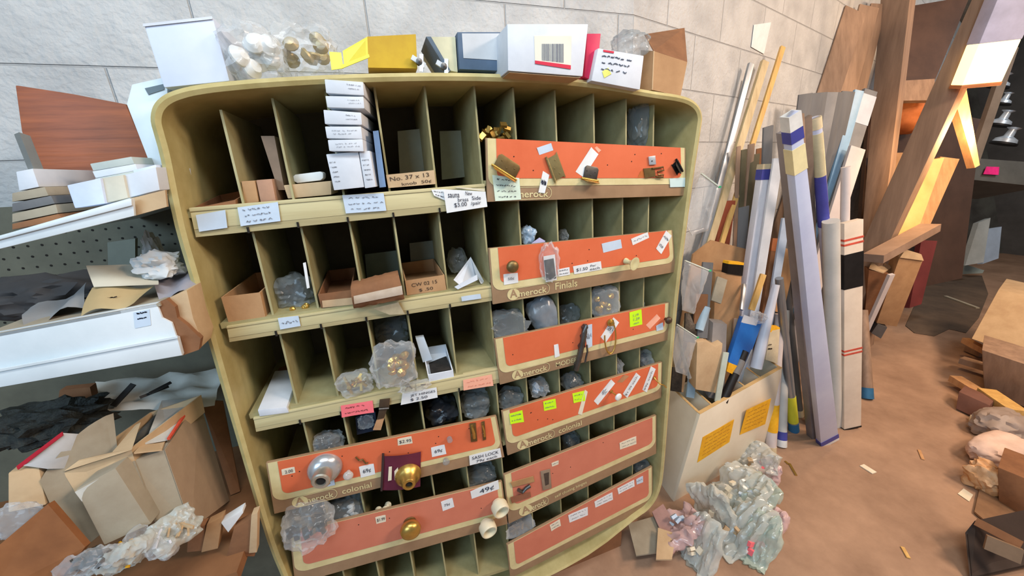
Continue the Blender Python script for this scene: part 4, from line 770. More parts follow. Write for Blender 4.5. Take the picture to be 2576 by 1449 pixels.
one('grey_sheet', 'grey folded sheet under the cabinet side on lower shelf', 'sheet', MB().quadgrid([at(u, v, Y) for (u, v, Y) in ((384,700,.03),(470,656,.06),(500,730,-.04),(400,756,-.09))], 8, 6, lambda a, b: Vector((0, 0, .008*math.sin(a*5+b*5)))), mat('mauve_grey_sheet', (160,158,166), .7, sc=6, rgb2=(130,128,138), bump=.1))
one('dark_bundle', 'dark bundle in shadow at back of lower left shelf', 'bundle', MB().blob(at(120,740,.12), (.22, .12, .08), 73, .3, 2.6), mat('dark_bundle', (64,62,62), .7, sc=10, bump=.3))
one('white_sheet', 'pale sheet leaning on the pegboard', 'sheet', boxq([(270,610),(340,600),(340,670),(272,676)], .2, .01), mat('dim_white_panel', (150,150,134), .7, sc=5, bump=.05))
# below: boxes on the lowest shelf
LZ = .74

def boxp(f4, d): return MB().prism(f4, d)
# big carton: near vertical edge from (335,1150) down to (398,1328)
def P3(u, v, Y): return at(u, v, Y)
bc = [P3(335,1176,-.12), P3(500,1006,.05), P3(566,1190,.07), P3(640,1440,.02)]
big = MB()
F0, F1, F2, F3 = at(332,1160,-.10), at(412,1132,-.08), at(480,1330,-.12), at(398,1336,-.14)
R1 = at(498,1004,.10); R2 = at(590,1300,.06)
for p_ in (F2, F3, R2): p_.z = max(p_.z, LZ+.004)
big.prism([F0, F1, F2, F3], Vector((-.002, .012, 0)))
big.prism([F1, R1, R2, F2], Vector((-.006, .002, 0)))
big.prism([F0+Vector((.0, .2, 0)), R1, R2, F3+Vector((0, .2, 0))], Vector((-.004, .004, 0)))
big.prism([F0, F0+Vector((0, .2, 0)), F3+Vector((0, .2, 0)), F3], Vector((.004, 0, 0)))
fl1 = MB().prism([at(338,1142,-.11), at(408,1134,-.09), at(424,1090,-.02), at(384,1090,-.02)], Vector((0, 0, .003)))
fl2 = MB().prism([at(366,1118,-.075), at(422,1108,-.06), at(500,1004,.10), at(408,1010,.10)], Vector((0, .0, .003)))
rs = MB().prism([at(421,1107,-.064), at(428,1106,-.064), at(470,1042,.028), at(463,1044,.026)], Vector((0, 0, .004)))
thing('large_carton', 'large tan cardboard carton with white printed flap, beside the cabinet', 'cardboard box', [('carton_body', big, CARDG), ('side_panel', MB().prism([F1+Vector((.001,-.001,0)), R1+Vector((.001,-.001,0)), R2+Vector((.001,-.001,0)), F2+Vector((.001,-.001,0))], Vector((.0015, -.0005, 0))), mat('dusty_cardboard', (180,156,130), .85, sc=8, rgb2=(160,136,112), bump=.1)), ('flap', fl1, CARDP), ('printed_flap', fl2, mat('white_flap', (206,206,200), .7, sc=6, bump=.04)), ('red_stripe', rs, mat('red_print', (222,84,60), .7, bump=0))], 'cartons on the lowest left shelf')
g0, g1, g2, g3 = at(190,1232,-.15), at(290,1178,-.13), at(380,1318,-.15), at(262,1372,-.17)
thing('folded_carton', 'folded grey carton leaning on the large carton', 'cardboard box', [('carton_body', MB().prism([g0, g1, g2, g3], Vector((.006, .05, .0))).bevel(.002), CARDG), ('pale_top', MB().prism([at(188,1238,-.152), at(282,1186,-.132), at(288,1200,-.133), at(206,1262,-.154)], Vector((0, .001, 0))), mat('pale_grey_card', (196,196,188), .7, bump=.05))], 'cartons on the lowest left shelf')
cv = MB()
pts = []
for k in range(11):
    a = k/10
    pts.append((at(100+180*(a**1.1)*(1 if a < .9 else .98), 1210-170*math.sin(a*1.35), -.13+.10*a), at(185+120*a, 1400-180*a*.55, -.16+.04*a)))
vs = [p for ab in pts for p in ab]; cv.add(vs+[v+Vector((.003, .005, 0)) for v in vs], [(2*i, 2*i+1, 2*i+3, 2*i+2) for i in range(10)]+[(22+2*i, 22+2*i+2, 22+2*i+3, 22+2*i+1) for i in range(10)]+[(0, 22, 23, 1), (20, 21, 43, 42)]+[(2*i, 2*i+2, 24+2*i, 22+2*i) for i in range(10)]+[(2*i+1, 23+2*i, 25+2*i, 2*i+3) for i in range(10)]); cv.smooth = True
one('curved_cardboard', 'curved grey cardboard sheet bent around the open carton', 'cardboard sheet', cv, CARDG)
oc = openbox([at(160,1190,-.11), at(330,1128,-.10), at(345,1180,-.10), at(190,1240,-.12)], Vector((.05, .17, .0)), .004)
thing('open_carton', 'open carton with torn pale front flap, left of large carton', 'cardboard box', [('carton_body', oc, CARDP), ('front_flap', MB().prism([at(160,1186,-.112), at(196,1160,-.10), at(280,1140,-.10), at(340,1070,-.02), at(352,1064,-.02), at(330,1132,-.11)], Vector((0, .003, 0))), CARDP), ('dark_edge_roll', MB().tube([at(300,1172,-.10), at(352,1100,-.03), at(412,1036,.08)], .009, 10), mat('grey_felt_roll', (92,90,84), .9, sc=30, bump=.3))], 'cartons on the lowest left shelf')
thing('red_edged_carton', 'pale carton with a red edge at the left of lowest shelf', 'cardboard box', [('carton_body', MB().prism([at(46,1170,-.125), at(158,1088,-.09), at(182,1140,-.09), at(120,1180,-.125)], Vector((.01, .03, -.03))).bevel(.001), mat('grey_white_carton', (190,192,194), .7, sc=6, bump=.05)), ('red_edge', MB().prism([at(44,1172,-.127), at(158,1086,-.092), at(160,1095,-.092), at(48,1181,-.127)], Vector((0, -.002, .001))), mat('red_edge', (190,40,64), .6, bump=0, var=.1))], 'cartons on the lowest left shelf')
one('cardboard_box', 'pale cardboard box at left edge of the lowest shelf', 'cardboard box', MB().prism([at(20,1190,-.13), at(98,1176,-.12), at(116,1270,-.14), at(20,1290,-.15)], Vector((.0, .02, .0))).bevel(.002), CARDP, 'cartons on the lowest left shelf')
one('dark_mesh_bundle', 'black netted bundle behind the red edged carton', 'bundle', MB().blob(at(122,1062,.06), (.19, .10, .085), 75, .4, 3.5), mat('black_net', (52,56,52), .7, sc=60, rgb2=(18,20,18), bump=.8))
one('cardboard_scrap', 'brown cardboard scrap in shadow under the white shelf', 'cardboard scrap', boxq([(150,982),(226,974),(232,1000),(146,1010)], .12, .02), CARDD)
one('grey_sheet', 'crumpled grey sheet behind the large carton', 'sheet', MB().quadgrid([at(u, v, Y) for (u, v, Y) in ((240,960,.2),(560,930,.22),(540,1020,.10),(190,1040,.08))], 16, 10, lambda a, b: Vector((0, 0, .02*noise.noise(Vector((a*6, b*4, 2)))))), mat('green_grey_sheet', (232,230,220), .7, sc=6, rgb2=(200,198,188), bump=.15))
for i, (a, b) in enumerate((((284,1022),(336,966)), ((352,1000),(424,972)), ((376,990),(430,962)), ((216,1046),(240,1030)))):
    one('dark_strap', ['short dark strap lying on the crumpled grey sheet', 'thin dark rod lying on crumpled grey sheet', 'glossy dark rod beyond the thin one on grey sheet', 'small dark clip at left edge of grey sheet'][i], 'strap', MB().beam(at(*a, .095), at(*b, .13), .012 if i == 0 else .006, .004), mat('black_rubber', (44,44,44), .5, sc=10))
one('cardboard_sheet', 'dark brown cardboard sheet between large carton and cabinet', 'cardboard sheet', MB().prism([at(505,1008,.13), at(560,1010,.16), at(604,1236,Z=.745), at(580,1246,Z=.745)], Vector((0, .004, 0))), CARDD)
# tray edge and low front board
thing('lowest_shelf', 'worn brown lowest shelf whose edge shows at bottom left corner', 'shelf', [('shelf_board', MB().box((-.62, .12, LZ-.012), (1.16, .56, .024)), mat('lowest_shelf_board', (150,104,68), .7, sc=5, rgb2=(120,80,50))), ('front_board', MB().prism([at(-30,1395,-.20), at(120,1268,-.18), at(214,1376,-.19), at(120,1500,-.20), at(-30,1500,-.21)], Vector((.0, .012, -.004))), mat('worn_brown_board', (166,108,64), .7, sc=6, rgb2=(122,76,44), bump=.2))])
bag('clear bag on pale strip at the left edge, lowest shelf', 46, 1310, -.17, 90, 90, .03, 77, CLEARP, group='plastic bags on the lowest left shelf')
for i, (u, v, w, h, ang, lab) in enumerate(((236,1400,150,84,20,'leftmost crinkled clear bag at bottom of lowest shelf'), (318,1384,140,90,35,'clear bag with yellow scrap below folded carton'), (392,1356,120,84,-25,'bright crinkled bag below the large carton edge'), (446,1330,90,100,-60,'clear bag standing against the large carton'))):
    c = at(u, v, -.19+.012*i); k = mpp(c); t = math.radians(ang); ex = RT*math.cos(t)-DN*math.sin(t); ey = RT*math.sin(t)*.6-DN*math.cos(t)*.6-FW*.6
    o = thing('plastic_bag', lab, 'plastic bag', [('plastic_film', MB().film(c, ex, ey, w*k, h*k, .03, 80+i), HEAP if i % 2 else CLEARP), ('contents', bits(8, 60, 26, 80+i, .009, 'bar')(c, k), (DSTUFF, YEL, PVC, CARDP)[i])], 'plastic bags on the lowest left shelf')
    for ch in o.children:
        if ch.name.startswith('contents'): ch['kind'] = 'stuff'
for i, (a, b, c_, d, m, lab) in enumerate((((474,1330),(516,1322),(512,1385),(470,1390), CARDD, 'brown paper packet below the large carton'), ((520,1320),(560,1300),(548,1380),(506,1390), CARD, 'tan packet between brown packet and white label stick'), ((556,1316),(610,1282),(612,1290),(574,1340), PAPER, 'white split stick near the cabinet foot'), ((588,1330),(640,1300),(640,1400),(570,1400), CARDD, 'reddish brown slab beside the cabinet foot'), ((632,1296),(648,1290),(646,1390),(626,1392), CARDP, 'pale strip beside the cabinet left foot'))):
    one('paper_packet', lab, 'packet', boxq([a, b, c_, d], -.10-.004*i, .02).bevel(.001), m, 'packets at the cabinet foot')

# ================= right of the cabinet: partitioned bin
ZT = .5
A0, B0 = Vector((1.455, .139, 0)), Vector((2.147, .219, 0)); A1, B1 = at(1761,1043,Z=ZT), at(1968,926,Z=ZT)
C0, D0 = Vector((1.49, .345, 0)), Vector((2.17, .345, 0)); C1, D1 = at(1691,978,Z=ZT), at(1929,900,Z=ZT)
nrm_f = (B0-A0).cross(A1-A0).normalized(); nrm_f = nrm_f if nrm_f.y > 0 else -nrm_f
T = .014
fb = MB().prism([A1, B1, B0, A0], nrm_f*T).bevel(.001)
sd_l = MB().prism([A1+nrm_f*T, C1, C0, A0+nrm_f*T], Vector((T, 0, 0))); sd_r = MB().prism([B1+nrm_f*T, D1, D0, B0+nrm_f*T], Vector((-T, 0, 0)))
bk = MB().prism([C1, D1, D0, C0], Vector((0, T, 0)))
e1 = (B1-A1).normalized()
top = MB().prism([A1+Vector((0,0,.001)), B1+Vector((0,0,.001)), B1+nrm_f*(T+.001)+Vector((0,0,.001)), A1+nrm_f*(T+.001)+Vector((0,0,.001))], Vector((0, 0, .002)))
top.prism([A1+nrm_f*T, C1, C1+e1*.012, A1+nrm_f*T+e1*.012], Vector((0, 0, .002))).prism([B1+nrm_f*T, D1, D1-e1*.012, B1+nrm_f*T-e1*.012], Vector((0, 0, .002)))
ps = [('front_panel', fb, MDF), ('side_panel', sd_l, MDF), ('side_panel', sd_r, MDF), ('back_panel', bk, MDF), ('raw_edge', top, CHIP)]
for s in (.14, .52, .72):
    a = A1*(1-s)+B1*s+nrm_f*T; c = C1*(1-s)+D1*s; a0 = A0*(1-s)+B0*s+nrm_f*T; c0_ = C0*(1-s)+D0*s
    ps.append(('partition', MB().prism([a, c, c0_, a0], e1*.010), MDF)); ps.append(('partition_edge', MB().prism([a, c, c+e1*.010, a+e1*.010], Vector((0, 0, .002))), CHIP))
thing('partitioned_bin', 'white partitioned wooden bin holding offcuts, with two yellow notices', 'storage bin', ps)
def on_front(u, v, off):
    d = ray(u, v); p0 = A1-nrm_f*off; return CAM+d*((p0-CAM).dot(nrm_f)/d.dot(nrm_f))
for i, (q_, lab) in enumerate(((((1768,1100),(1847,1055),(1835,1112),(1754,1164)), 'yellow handwritten notice on left of the white bin front'), (((1878,1032),(1940,1002),(1925,1067),(1861,1094)), 'yellow handwritten notice on right of the white bin front'))):
    Q = [on_front(u, v, .001) for u, v in q_]; pm = MB().prism(Q, nrm_f*.0008)
    wr_ = MB(); r = random.Random(90+i)
    for k in range(5):
        t = .16+k*.16; s = .12
        while s < .86:
            w = .04+r.random()*.09; a = lerp2(Q, s, t); b = lerp2(Q, min(.9, s+w), t+(r.random()-.5)*.04); wr_.beam(a-nrm_f*.0006, b-nrm_f*.0006, .0028, .0006, side=nrm_f); s += w+.03
    thing('yellow_notice', lab, 'notice', [('paper', pm, YEL), ('handwriting', wr_, mat('faded_brown_ink', (176,124,40), .8, bump=0, var=.1))], 'yellow notices on the white bin')

# ---- what stands in the bin (feet inside, tops as photographed)
def stick(name, label, cat, u0, v0, u1, v1, Y0, Y1, wpx, m, h=.02, group=None, w2=None, caps=None, rnd_=False, side=None):
    a, b = at(u0, v0, Y0), at(u1, v1, Y1); w = wpx*mpp(a); wb_ = (w2 or wpx)*mpp(b)
    mb = MB().tube([a, a*.5+b*.5, b], w/2, 16, wb_/2) if rnd_ else MB().beam(a, b, w, h, side=side, w2=wb_).bevel(.0015)
    ps = [('body', mb, m)]
    for t0, t1, cm in (caps or []):
        p, q_ = a*(1-t0)+b*t0, a*(1-t1)+b*t1; k0 = w*(1-t0)+wb_*t0; k1 = w*(1-t1)+wb_*t1
        ps.append(('band', MB().tube([p, q_], k0/2+.001, 16, k1/2+.001) if rnd_ else MB().beam(p, q_, k0+.002, h+.003, side=side, w2=k1+.002), cm))
    return thing(name, label, cat, ps, group)
GB = 'offcuts standing in the white bin'
BLUEB = mat('blue_band', (66,72,150), .5, sc=6, bump=0); 
one('cardboard_sheet', 'large brown cardboard sheet behind the bin contents', 'cardboard sheet', MB().prism([at(1790,604,.40), at(1930,640,.41), Vector((2.06, .40, .004)), Vector((1.56, .375, .004)), at(1744,640,.40)], Vector((0, .008, 0))), CARD)
thing('brown_carton', 'tall brown carton in the bin with black and yellow label', 'cardboard box', [('carton_body', MB().prism([at(1800,686,.30), at(1866,690,.30), at(1850,1000,.26), at(1790,990,.26)], Vector((.02, .06, 0))).bevel(.002), CARD), ('black_label', MB().prism([at(1832,664,.295), at(1871,668,.295), at(1868,694,.295), at(1829,688,.295)], Vector((.0, .03, 0))), BLKM), ('yellow_label_edge', MB().prism([at(1834,657,.294), at(1872,661,.294), at(1871,667,.294), at(1832,664,.294)], Vector((0, .03, 0))), YEL)])
stick('wood_post', 'square brown wooden post leaning at back of bin', 'post', 1915,860,1952,600,.32,.40,26,CARDD,.03,GB,caps=[(.88,1,mat('post_end', (176,104,60), .7, sc=8))])
one('cardboard_sheet', 'orange brown cardboard strip right of wooden post', 'cardboard sheet', MB().prism([at(1966,622,.42), at(2006,631,.42), at(1970,790,.36), at(1940,780,.36)], Vector((0, .01, 0))), LUMO)
one('grey_carton', 'grey cardboard tube box standing in the bin', 'cardboard box', MB().prism([at(1794,812,.22), at(1829,816,.22), at(1822,1010,.20), at(1782,1000,.20)], Vector((.02, .05, 0))).bevel(.002), mat('grey_card_tube', (156,150,146), .7, sc=6))
thing('torn_carton', 'torn beige carton with dark print in the bin', 'cardboard box', [('carton_body', MB().prism([at(1754,862,.18), at(1776,858,.18), at(1800,872,.18), at(1818,864,.18), at(1806,990,.17), at(1750,980,.17)], Vector((.02, .06, 0))).bevel(.002), CARDP), ('print', scrib([(1776,880),(1788,880),(1786,930),(1772,930)], .179, 3, 77, .005), INKB)])
thing('blue_package', 'bright blue film package leaning in the bin', 'package', [('package_body', MB().prism([at(1868,800,.24), at(1918,812,.24), at(1876,928,.18), at(1832,912,.18)], Vector((.014, .03, 0))).bevel(.004), mat('blue_package', (50,120,200), .25, sc=6, rgb2=(34,98,180), bump=.1)), ('white_top', MB().prism([at(1872,792,.236), at(1908,804,.236), at(1900,826,.234), at(1864,814,.234)], Vector((0, .002, 0))), WBOX), ('film_crown', MB().blob(at(1908,800,.245), (.07, .05, .05), 79, .35, 2.6), CLEARP), ('yellow_foot', MB().prism([at(1834,912,.179), at(1858,922,.179), at(1852,946,.176), at(1828,934,.176)], Vector((.01, .02, 0))), YEL)])
stick('black_tube', 'black tube with grey label standing in the bin', 'tube', 1818,1010,1874,884,.15,.20,22,BLKM,.03,GB,w2=18,rnd_=True,caps=[(.55,.82,mat('grey_tube_label', (120,118,116), .5, sc=8))])
stick('pale_strip', 'narrow pale green strip leaning left of the black tube', 'strip', 1804,1010,1826,886,.14,.17,14,mat('pale_green_strip', (196,204,190), .5, sc=5),.008,GB)
stick('glass_strip', 'thin clear strip leaning right of the black tube', 'strip', 1856,960,1892,880,.16,.19,5,ALU,.004,GB)
stick('pvc_pipe', 'white plastic pipe standing in right compartment', 'pipe', 1901,925,1952,716,.22,.27,28,PVC,.02,GB,w2=17,rnd_=True)
thing('cream_carton', 'slim cream carton with yellow end behind white pipe', 'box', [('carton_body', MB().prism([at(1936,832,.27), at(1962,828,.27), at(1956,915,.25), at(1926,905,.25)], Vector((.01, .03, 0))).bevel(.001), mat('cream_box', (222,208,176), .7, sc=8)), ('yellow_end', MB().prism([at(1936,822,.272), at(1962,824,.272), at(1962,834,.269), at(1936,836,.269)], Vector((.01, .028, 0))), YEL), ('print', scrib([(1932,862),(1944,860),(1942,884),(1930,884)], .255, 2, 78, .004), INKB)])
stick('pale_tube', 'light blue tube tip leaning at left of bin contents', 'tube', 1758,830,1776,772,.22,.24,22,mat('light_blue_tube', (176,200,216), .4, sc=5),.02,GB,rnd_=True)
for i, (u0, v0, u1, v1, w, m, lab) in enumerate(((1700,985,1704,925,26,DSTUFF,'dark offcut at left end of the bin'), (1712,985,1720,930,12,CARD,'tan offcut at left end of the bin'), (1735,1000,1745,920,20,mat('light_blue_tube', (0,0,0)),'pale blue plate standing at left end of bin'), (1765,850,1780,660,26,GREYW,'grey mottled offcut beside the zip bag'), (1755,860,1765,740,30,CARDD,'brown torn offcut below the grey mottled one'), (1800,760,1816,700,26,CARDG,'beige broken offcut near the brown carton'), (1845,960,1850,800,10,LUM,'narrow wood strip behind the blue package'), (1865,780,1872,715,8,ALU,'thin metal strip behind the blue package'), (1890,780,1920,690,14,PINE,'yellow stick crossing the cardboard sheet'), (1735,860,1738,790,30,DSTUFF,'dark offcut under the middle zip bag'))):
    stick('offcut', lab, 'offcut', u0, v0, u1, v1, .21+.01*(i % 3), .25+.012*(i % 4), w, m, .012, GB)
# zip bags hung on the cabinet's right side
for i, (q_, lab) in enumerate((([(1762,436),(1808,470),(1796,520),(1782,580),(1740,592),(1722,560),(1738,500)], 'highest clear zip bag hanging beside the cabinet'), ([(1722,655),(1784,680),(1768,730),(1750,770),(1746,790),(1716,780),(1714,720)], 'middle clear zip bag hanging beside the cabinet'), ([(1702,815),(1753,848),(1740,900),(1728,945),(1700,935),(1690,880)], 'lowest clear zip bag hanging beside the cabinet'))):
    X = .10+.02*i; f_ = MB(); P_ = [at(u, v, X) for u, v in q_]; c = sum(P_, Vector())/len(P_); n = len(P_)
    ring = []
    for k in range(n):
        a, b = P_[k], P_[(k+1) % n]
        ring += [a*(1-t)+b*t for t in (0, .25, .5, .75)]
    vs = []; m_ = len(ring); LV = 6
    for sgn in (-1, 1):
        for l in range(LV):
            s = 1-l/LV
            for p in ring: vs.append(c+(p-c)*s+Vector((0, sgn*(.001+.016*(1-s**2)+.006*noise.noise(p*60*s+Vector((l, 0, 0)))), 0)))
        vs.append(c+Vector((0, sgn*.017, 0)))
    S_ = LV*m_+1; fs = []
    for h in (0, 1):
        o = h*S_
        for l in range(LV-1): fs += [(o+l*m_+k, o+l*m_+(k+1) % m_, o+(l+1)*m_+(k+1) % m_, o+(l+1)*m_+k) for k in range(m_)]
        fs += [(o+(LV-1)*m_+k, o+(LV-1)*m_+(k+1) % m_, o+LV*m_) for k in range(m_)]
    fs += [(k, S_+k, S_+(k+1) % m_, (k+1) % m_) for k in range(m_)]
    f_.add(vs, fs); f_.smooth = True; f_.ang = 80
    z0, z1 = P_[0], P_[1]
    ps = [('plastic_film', f_, CLEARP), ('zip_strip', MB().beam(z0+Vector((0, -.003, 0)), z1+Vector((0, -.003, 0)), .004, .004, side=Vector((0, 1, 0))), mat('pale_zip', (226,234,220), .4, sc=5, bump=0)), ('zip_slider', MB().box(z1+Vector((0, -.004, 0)), (.008, .006, .006)), mat('green_slider', (60,190,120), .4, sc=5, bump=0))]
    if i == 2: ps.append(('twisted_tail', MB().tube([at(u, v, X-.008) for u, v in ((1706,830),(1712,870),(1722,910),(1734,950))], .004, 8, .009), CLEARG))
    thing('zip_bag', lab, 'plastic bag', ps, 'clear zip bags hanging at the cabinet side')
# ================= lengths of material leaning on the block wall
def leanw(name, label, cat, u0, v0, o0, u1, v1, o1, wpx, m, h=.02, group=None, bands=None, rnd_=False, floor=None, w0=None, side=None):
    b = atw(u1, v1, o1)
    if floor: a = at(u0, v0, Z=.004)
    else:
        # the foot: where the photographed line comes down to the floor at o0 from the wall
        nn = ray(u0, v0).cross(ray(u1, v1)); f0 = WP+WN*o0+Vector((0, 0, .004)); a = f0+WD*((CAM-f0).dot(nn)/WD.dot(nn))
    wb_ = wpx*mpp(b); wa = (w0*mpp(a)) if w0 else wb_
    if side is None:
        hd = ray(u1, v1); hd = Vector((hd.x, hd.y, 0)).normalized(); side = (hd*.45-WN*.55).normalized()
        if not rnd_: wf = 1/max(.5, side.dot(hd)); wa *= wf; wb_ *= wf
    mb = MB().tube([a, a*.5+b*.5, b], wa/2, 16, wb_/2) if rnd_ else MB().beam(a, b, wa, h, side=side, w2=wb_).bevel(.0015)
    ps = [('body', mb, m)]
    for t0, t1, cm, nm in (bands or []):
        p, q_ = a*(1-t0)+b*t0, a*(1-t1)+b*t1; k0 = wa*(1-t0)+wb_*t0; k1 = wa*(1-t1)+wb_*t1
        ps.append((nm, MB().tube([p, q_], k0/2+.0015, 16, k1/2+.0015) if rnd_ else MB().beam(p, q_, k0+.003, h+.003, side=side, w2=k1+.003), cm))
    return thing(name, label, cat, ps, group)
GL = 'lengths leaning on the block wall'
END = mat('cream_end_cap', (222,206,170), .5, sc=8); BLU2 = mat('navy_label_band', (72,76,160), .45, sc=6, bump=0); WCAP = mat('white_end_cap', (236,236,232), .4, sc=6, bump=0)
leanw('metal_channel', 'grey blue aluminium channel leaning nearest the cabinet', 'channel', 1764,640,.055,1889,160,.04,11,ALU,.014,GL)
leanw('metal_channel', 'thin dark grey rod beside the aluminium channel', 'rod', 1780,600,.025,1874,200,.012,6,GREYW,.008,GL,rnd_=True)
leanw('wood_batten', 'pale wooden batten leaning on block wall, left of yellow strip', 'batten', 1788,600,.085,1924,155,.045,15,wood('cream_batten', (216,194,152), (184,160,118), 'z'),.018,GL)
leanw('pine_strip', 'yellow pine strip, longest of those leaning near cabinet', 'batten', 1850,500,.115,1969,118,.075,10,PINE,.012,GL)
leanw('red_board', 'rust red board end between cream batten and dark strips', 'board', 1812,640,.075,1830,505,.07,30,mat('rust_red_board', (184,92,58), .7, sc=6, rgb2=(150,70,44)),.02,GL)
for i, (u0, v0, u1, v1, w, m, lab) in enumerate(((1848,610,1858,368,9,LUM,'thin brown strip, leftmost of the dark strips'), (1858,615,1872,376,12,mat('olive_dark_strip', (104,96,72), .6, sc=5, rgb2=(80,74,54)),'olive dark strip with knotted top'), (1873,620,1890,362,14,LUM,'brown wood strip between olive strips'), (1880,620,1899,388,20,mat('olive_dark_strip', (0,0,0)),'wide olive strip with pale top'), (1897,620,1916,372,22,CARDD,'brown board strip behind the square white post'), (1865,640,1871,520,22,GREYW,'short grey post end with green marks'), (1905,640,1908,530,14,CARD,'tan strip end at foot of square white post'))):
    leanw('wood_strip', lab, 'strip', u0, v0, .105+.011*i, u1, v1, .09+.011*i, w, m, .006, GL)
leanw('sample_strip', 'grey strip with white printed tag behind the white post', 'strip', 1920,600,.19,1932,318,.18,20,GREYW,.01,GL,bands=[(.80,.86,WBOX,'printed_tag')])
leanw('fence_post', 'square white plastic post with navy band, shortest white one', 'post', 1902,640,.23,1936,412,.215,38,PVC,.035,GL,bands=[(.955,.985,BLU2,'navy_band'), (.985,1.0,END,'cream_cap')])
leanw('sample_strip', 'small white printed card strip on top of short white post', 'strip', 1938,520,.262,1957,398,.25,20,WBOX,.01,GL)
leanw('plastic_strip', 'short pale blue plastic strip right of short white post', 'strip', 1962,640,.28,1977,548,.27,16,mat('pale_blue_plastic', (190,206,226), .4, sc=4, bump=0),.012,GL)
# fan of grey boards
for i, (u0, v0, u1, v1, w, m, lab) in enumerate(((1990,520,2026,236,26,GREYW,'leftmost grey board of the fanned boards'), (2010,560,2062,233,28,GREYW,'second grey board of the fanned boards'), (2030,560,2094,232,20,mat('light_grey_board', (140,140,140), .6, sc=5, rgb2=(116,116,118)),'third lighter board of the fanned boards'), (2046,570,2112,232,16,GREYW,'fourth narrow grey board of the fanned boards'), (2055,580,2134,230,24,GREYW,'fifth grey board of the fanned boards'))):
    leanw('grey_board', lab, 'board', u0, v0, .15+.017*i, u1, v1, .125+.017*i, w*1.05, m, .009, 'fanned grey boards')
leanw('blue_strip', 'light blue plastic strip at right of the grey boards', 'strip', 2068,560,.235,2160,228,.22,18,mat('sky_blue_strip', (150,190,220), .4, sc=4, bump=0),.014,GL)
leanw('grey_board', 'grey board with white flaking edge, rightmost leaning board', 'board', 2062,640,.265,2188,228,.25,26,mat('light_grey_board', (0,0,0)),.02,GL,bands=[(.90,.985,WBOX,'flaked_edge')])
leanw('dark_strip', 'dark brown strip between the long white and blue banded tubes', 'strip', 2035,600,.345,2020,300,.325,30,mat('grey_brown_strip', (128,112,100), .6, sc=6, rgb2=(98,84,74)),.016,GL)
leanw('dark_strip', 'slim brown strip with reddish top between white tubes', 'strip', 2024,560,.375,2010,290,.355,16,LUM,.014,GL)
# long ones standing on the visible floor
leanw('square_tube', 'long square white tube with blue band, longest in the middle', 'tube', 2082,1112,0,1988,286,.46,24,mat('violet_white_vinyl', (206,214,236), .35, sc=3, rgb2=(188,194,222), bump=.02),.03,GL,floor=True,w0=36,bands=[(.955,.975,BLU2,'navy_band'), (.975,1,WCAP,'end_cap'), (.90,.945,mat('glossy_cream', (246,232,180), .3, sc=5, bump=0),'cream_band'), (.012,.032,BLU2,'foot_band'), (0,.012,WCAP,'foot_cap')])
leanw('grey_channel', 'grey channel hugging left of the longest white tube', 'channel', 2050,1096,0,1976,330,.40,20,mat('grey_channel', (146,140,142), .5, .2, sc=4),.04,GL,floor=True,w0=22)
leanw('round_tube', 'white tube with long navy label leaning behind the longest tube', 'tube', 2108,1020,0,2051,296,.34,24,mat('violet_white_vinyl', (0,0,0)),.02,GL,floor=True,w0=22,rnd_=True,bands=[(.975,1,END,'cream_cap'), (.86,.965,mat('beige_label', (206,196,160), .5, sc=6),'beige_label'), (.72,.86,BLU2,'navy_label')])
leanw('pink_board', 'pale pinkish flaked board crossing in front of the grey boards', 'board', 2072,640,.295,2156,372,.285,30,mat('pinkish_white_tube', (222,212,208), .5, sc=4, rgb2=(204,192,188), bump=.03),.018,GL)
leanw('round_tube', 'thick greyish round tube just left of the long printed carton', 'tube', 2098,1066,0,2090,556,.42,36,mat('grey_white_tube', (212,210,204), .5, sc=4, rgb2=(188,188,182)),.03,GL,floor=True,w0=30,rnd_=True)
leanw('round_tube', 'slim pale tube rising beside the thick greyish tube', 'tube', 2116,1060,0,2128,420,.38,20,mat('pinkish_white_tube', (0,0,0)),.03,GL,floor=True,w0=16,rnd_=True)
leanw('printed_carton', 'long white printed carton with black block and red stripes', 'carton', 2138,1074,0,2140,556,.44,34,mat('warm_white_carton', (226,212,194), .65, sc=6, rgb2=(208,192,174)),.035,GL,floor=True,w0=30,
      bands=[(.715,.868,BLKM,'black_block'), (.905,.913,mat('brick_red_print', (206,84,64), .6, bump=0),'red_stripe'), (.925,.933,mat('brick_red_print', (0,0,0)),'red_stripe'), (.400,.408,mat('brick_red_print', (0,0,0)),'red_stripe'), (.418,.426,mat('brick_red_print', (0,0,0)),'red_stripe'), (0,.008,BLKM,'dark_foot')])
YL = mat('yellow_green_label', (226,222,60), .6, sc=8, rgb2=(206,204,60), bump=0); BF = mat('blue_foot', (52,110,150), .5, sc=8)
leanw('round_tube', 'grey tube with blue foot and yellow label, behind the bin', 'tube', 1997,1082,0,1960,700,.30,18,ALU,.02,GL,floor=True,w0=22,rnd_=True,bands=[(0,.06,BF,'blue_foot'), (.07,.26,YL,'yellow_label')])
leanw('round_tube', 'slim grey tube with pale foot between blue-footed and yellow-labelled tubes', 'tube', 2012,1046,0,1975,690,.24,16,GREYW,.02,GL,floor=True,w0=16,rnd_=True,bands=[(0,.05,END,'pale_foot')])
leanw('round_tube', 'tube with bright yellow label near its foot, beside longest tube', 'tube', 2040,1066,0,2004,700,.32,16,mat('grey_white_tube', (0,0,0)),.02,GL,floor=True,w0=22,rnd_=True,bands=[(.06,.22,mat('bright_yellow_label', (240,232,40), .6, sc=8, bump=0),'yellow_label'), (0,.06,CARDG,'foot')])
leanw('round_tube', 'pale tube with yellow band standing at right end of bin', 'tube', 1938,1138,0,1962,790,.30,22,mat('pinkish_white_tube', (0,0,0)),.02,GL,floor=True,w0=24,rnd_=True,bands=[(.16,.36,YEL,'yellow_band'), (0,.05,END,'foot')])
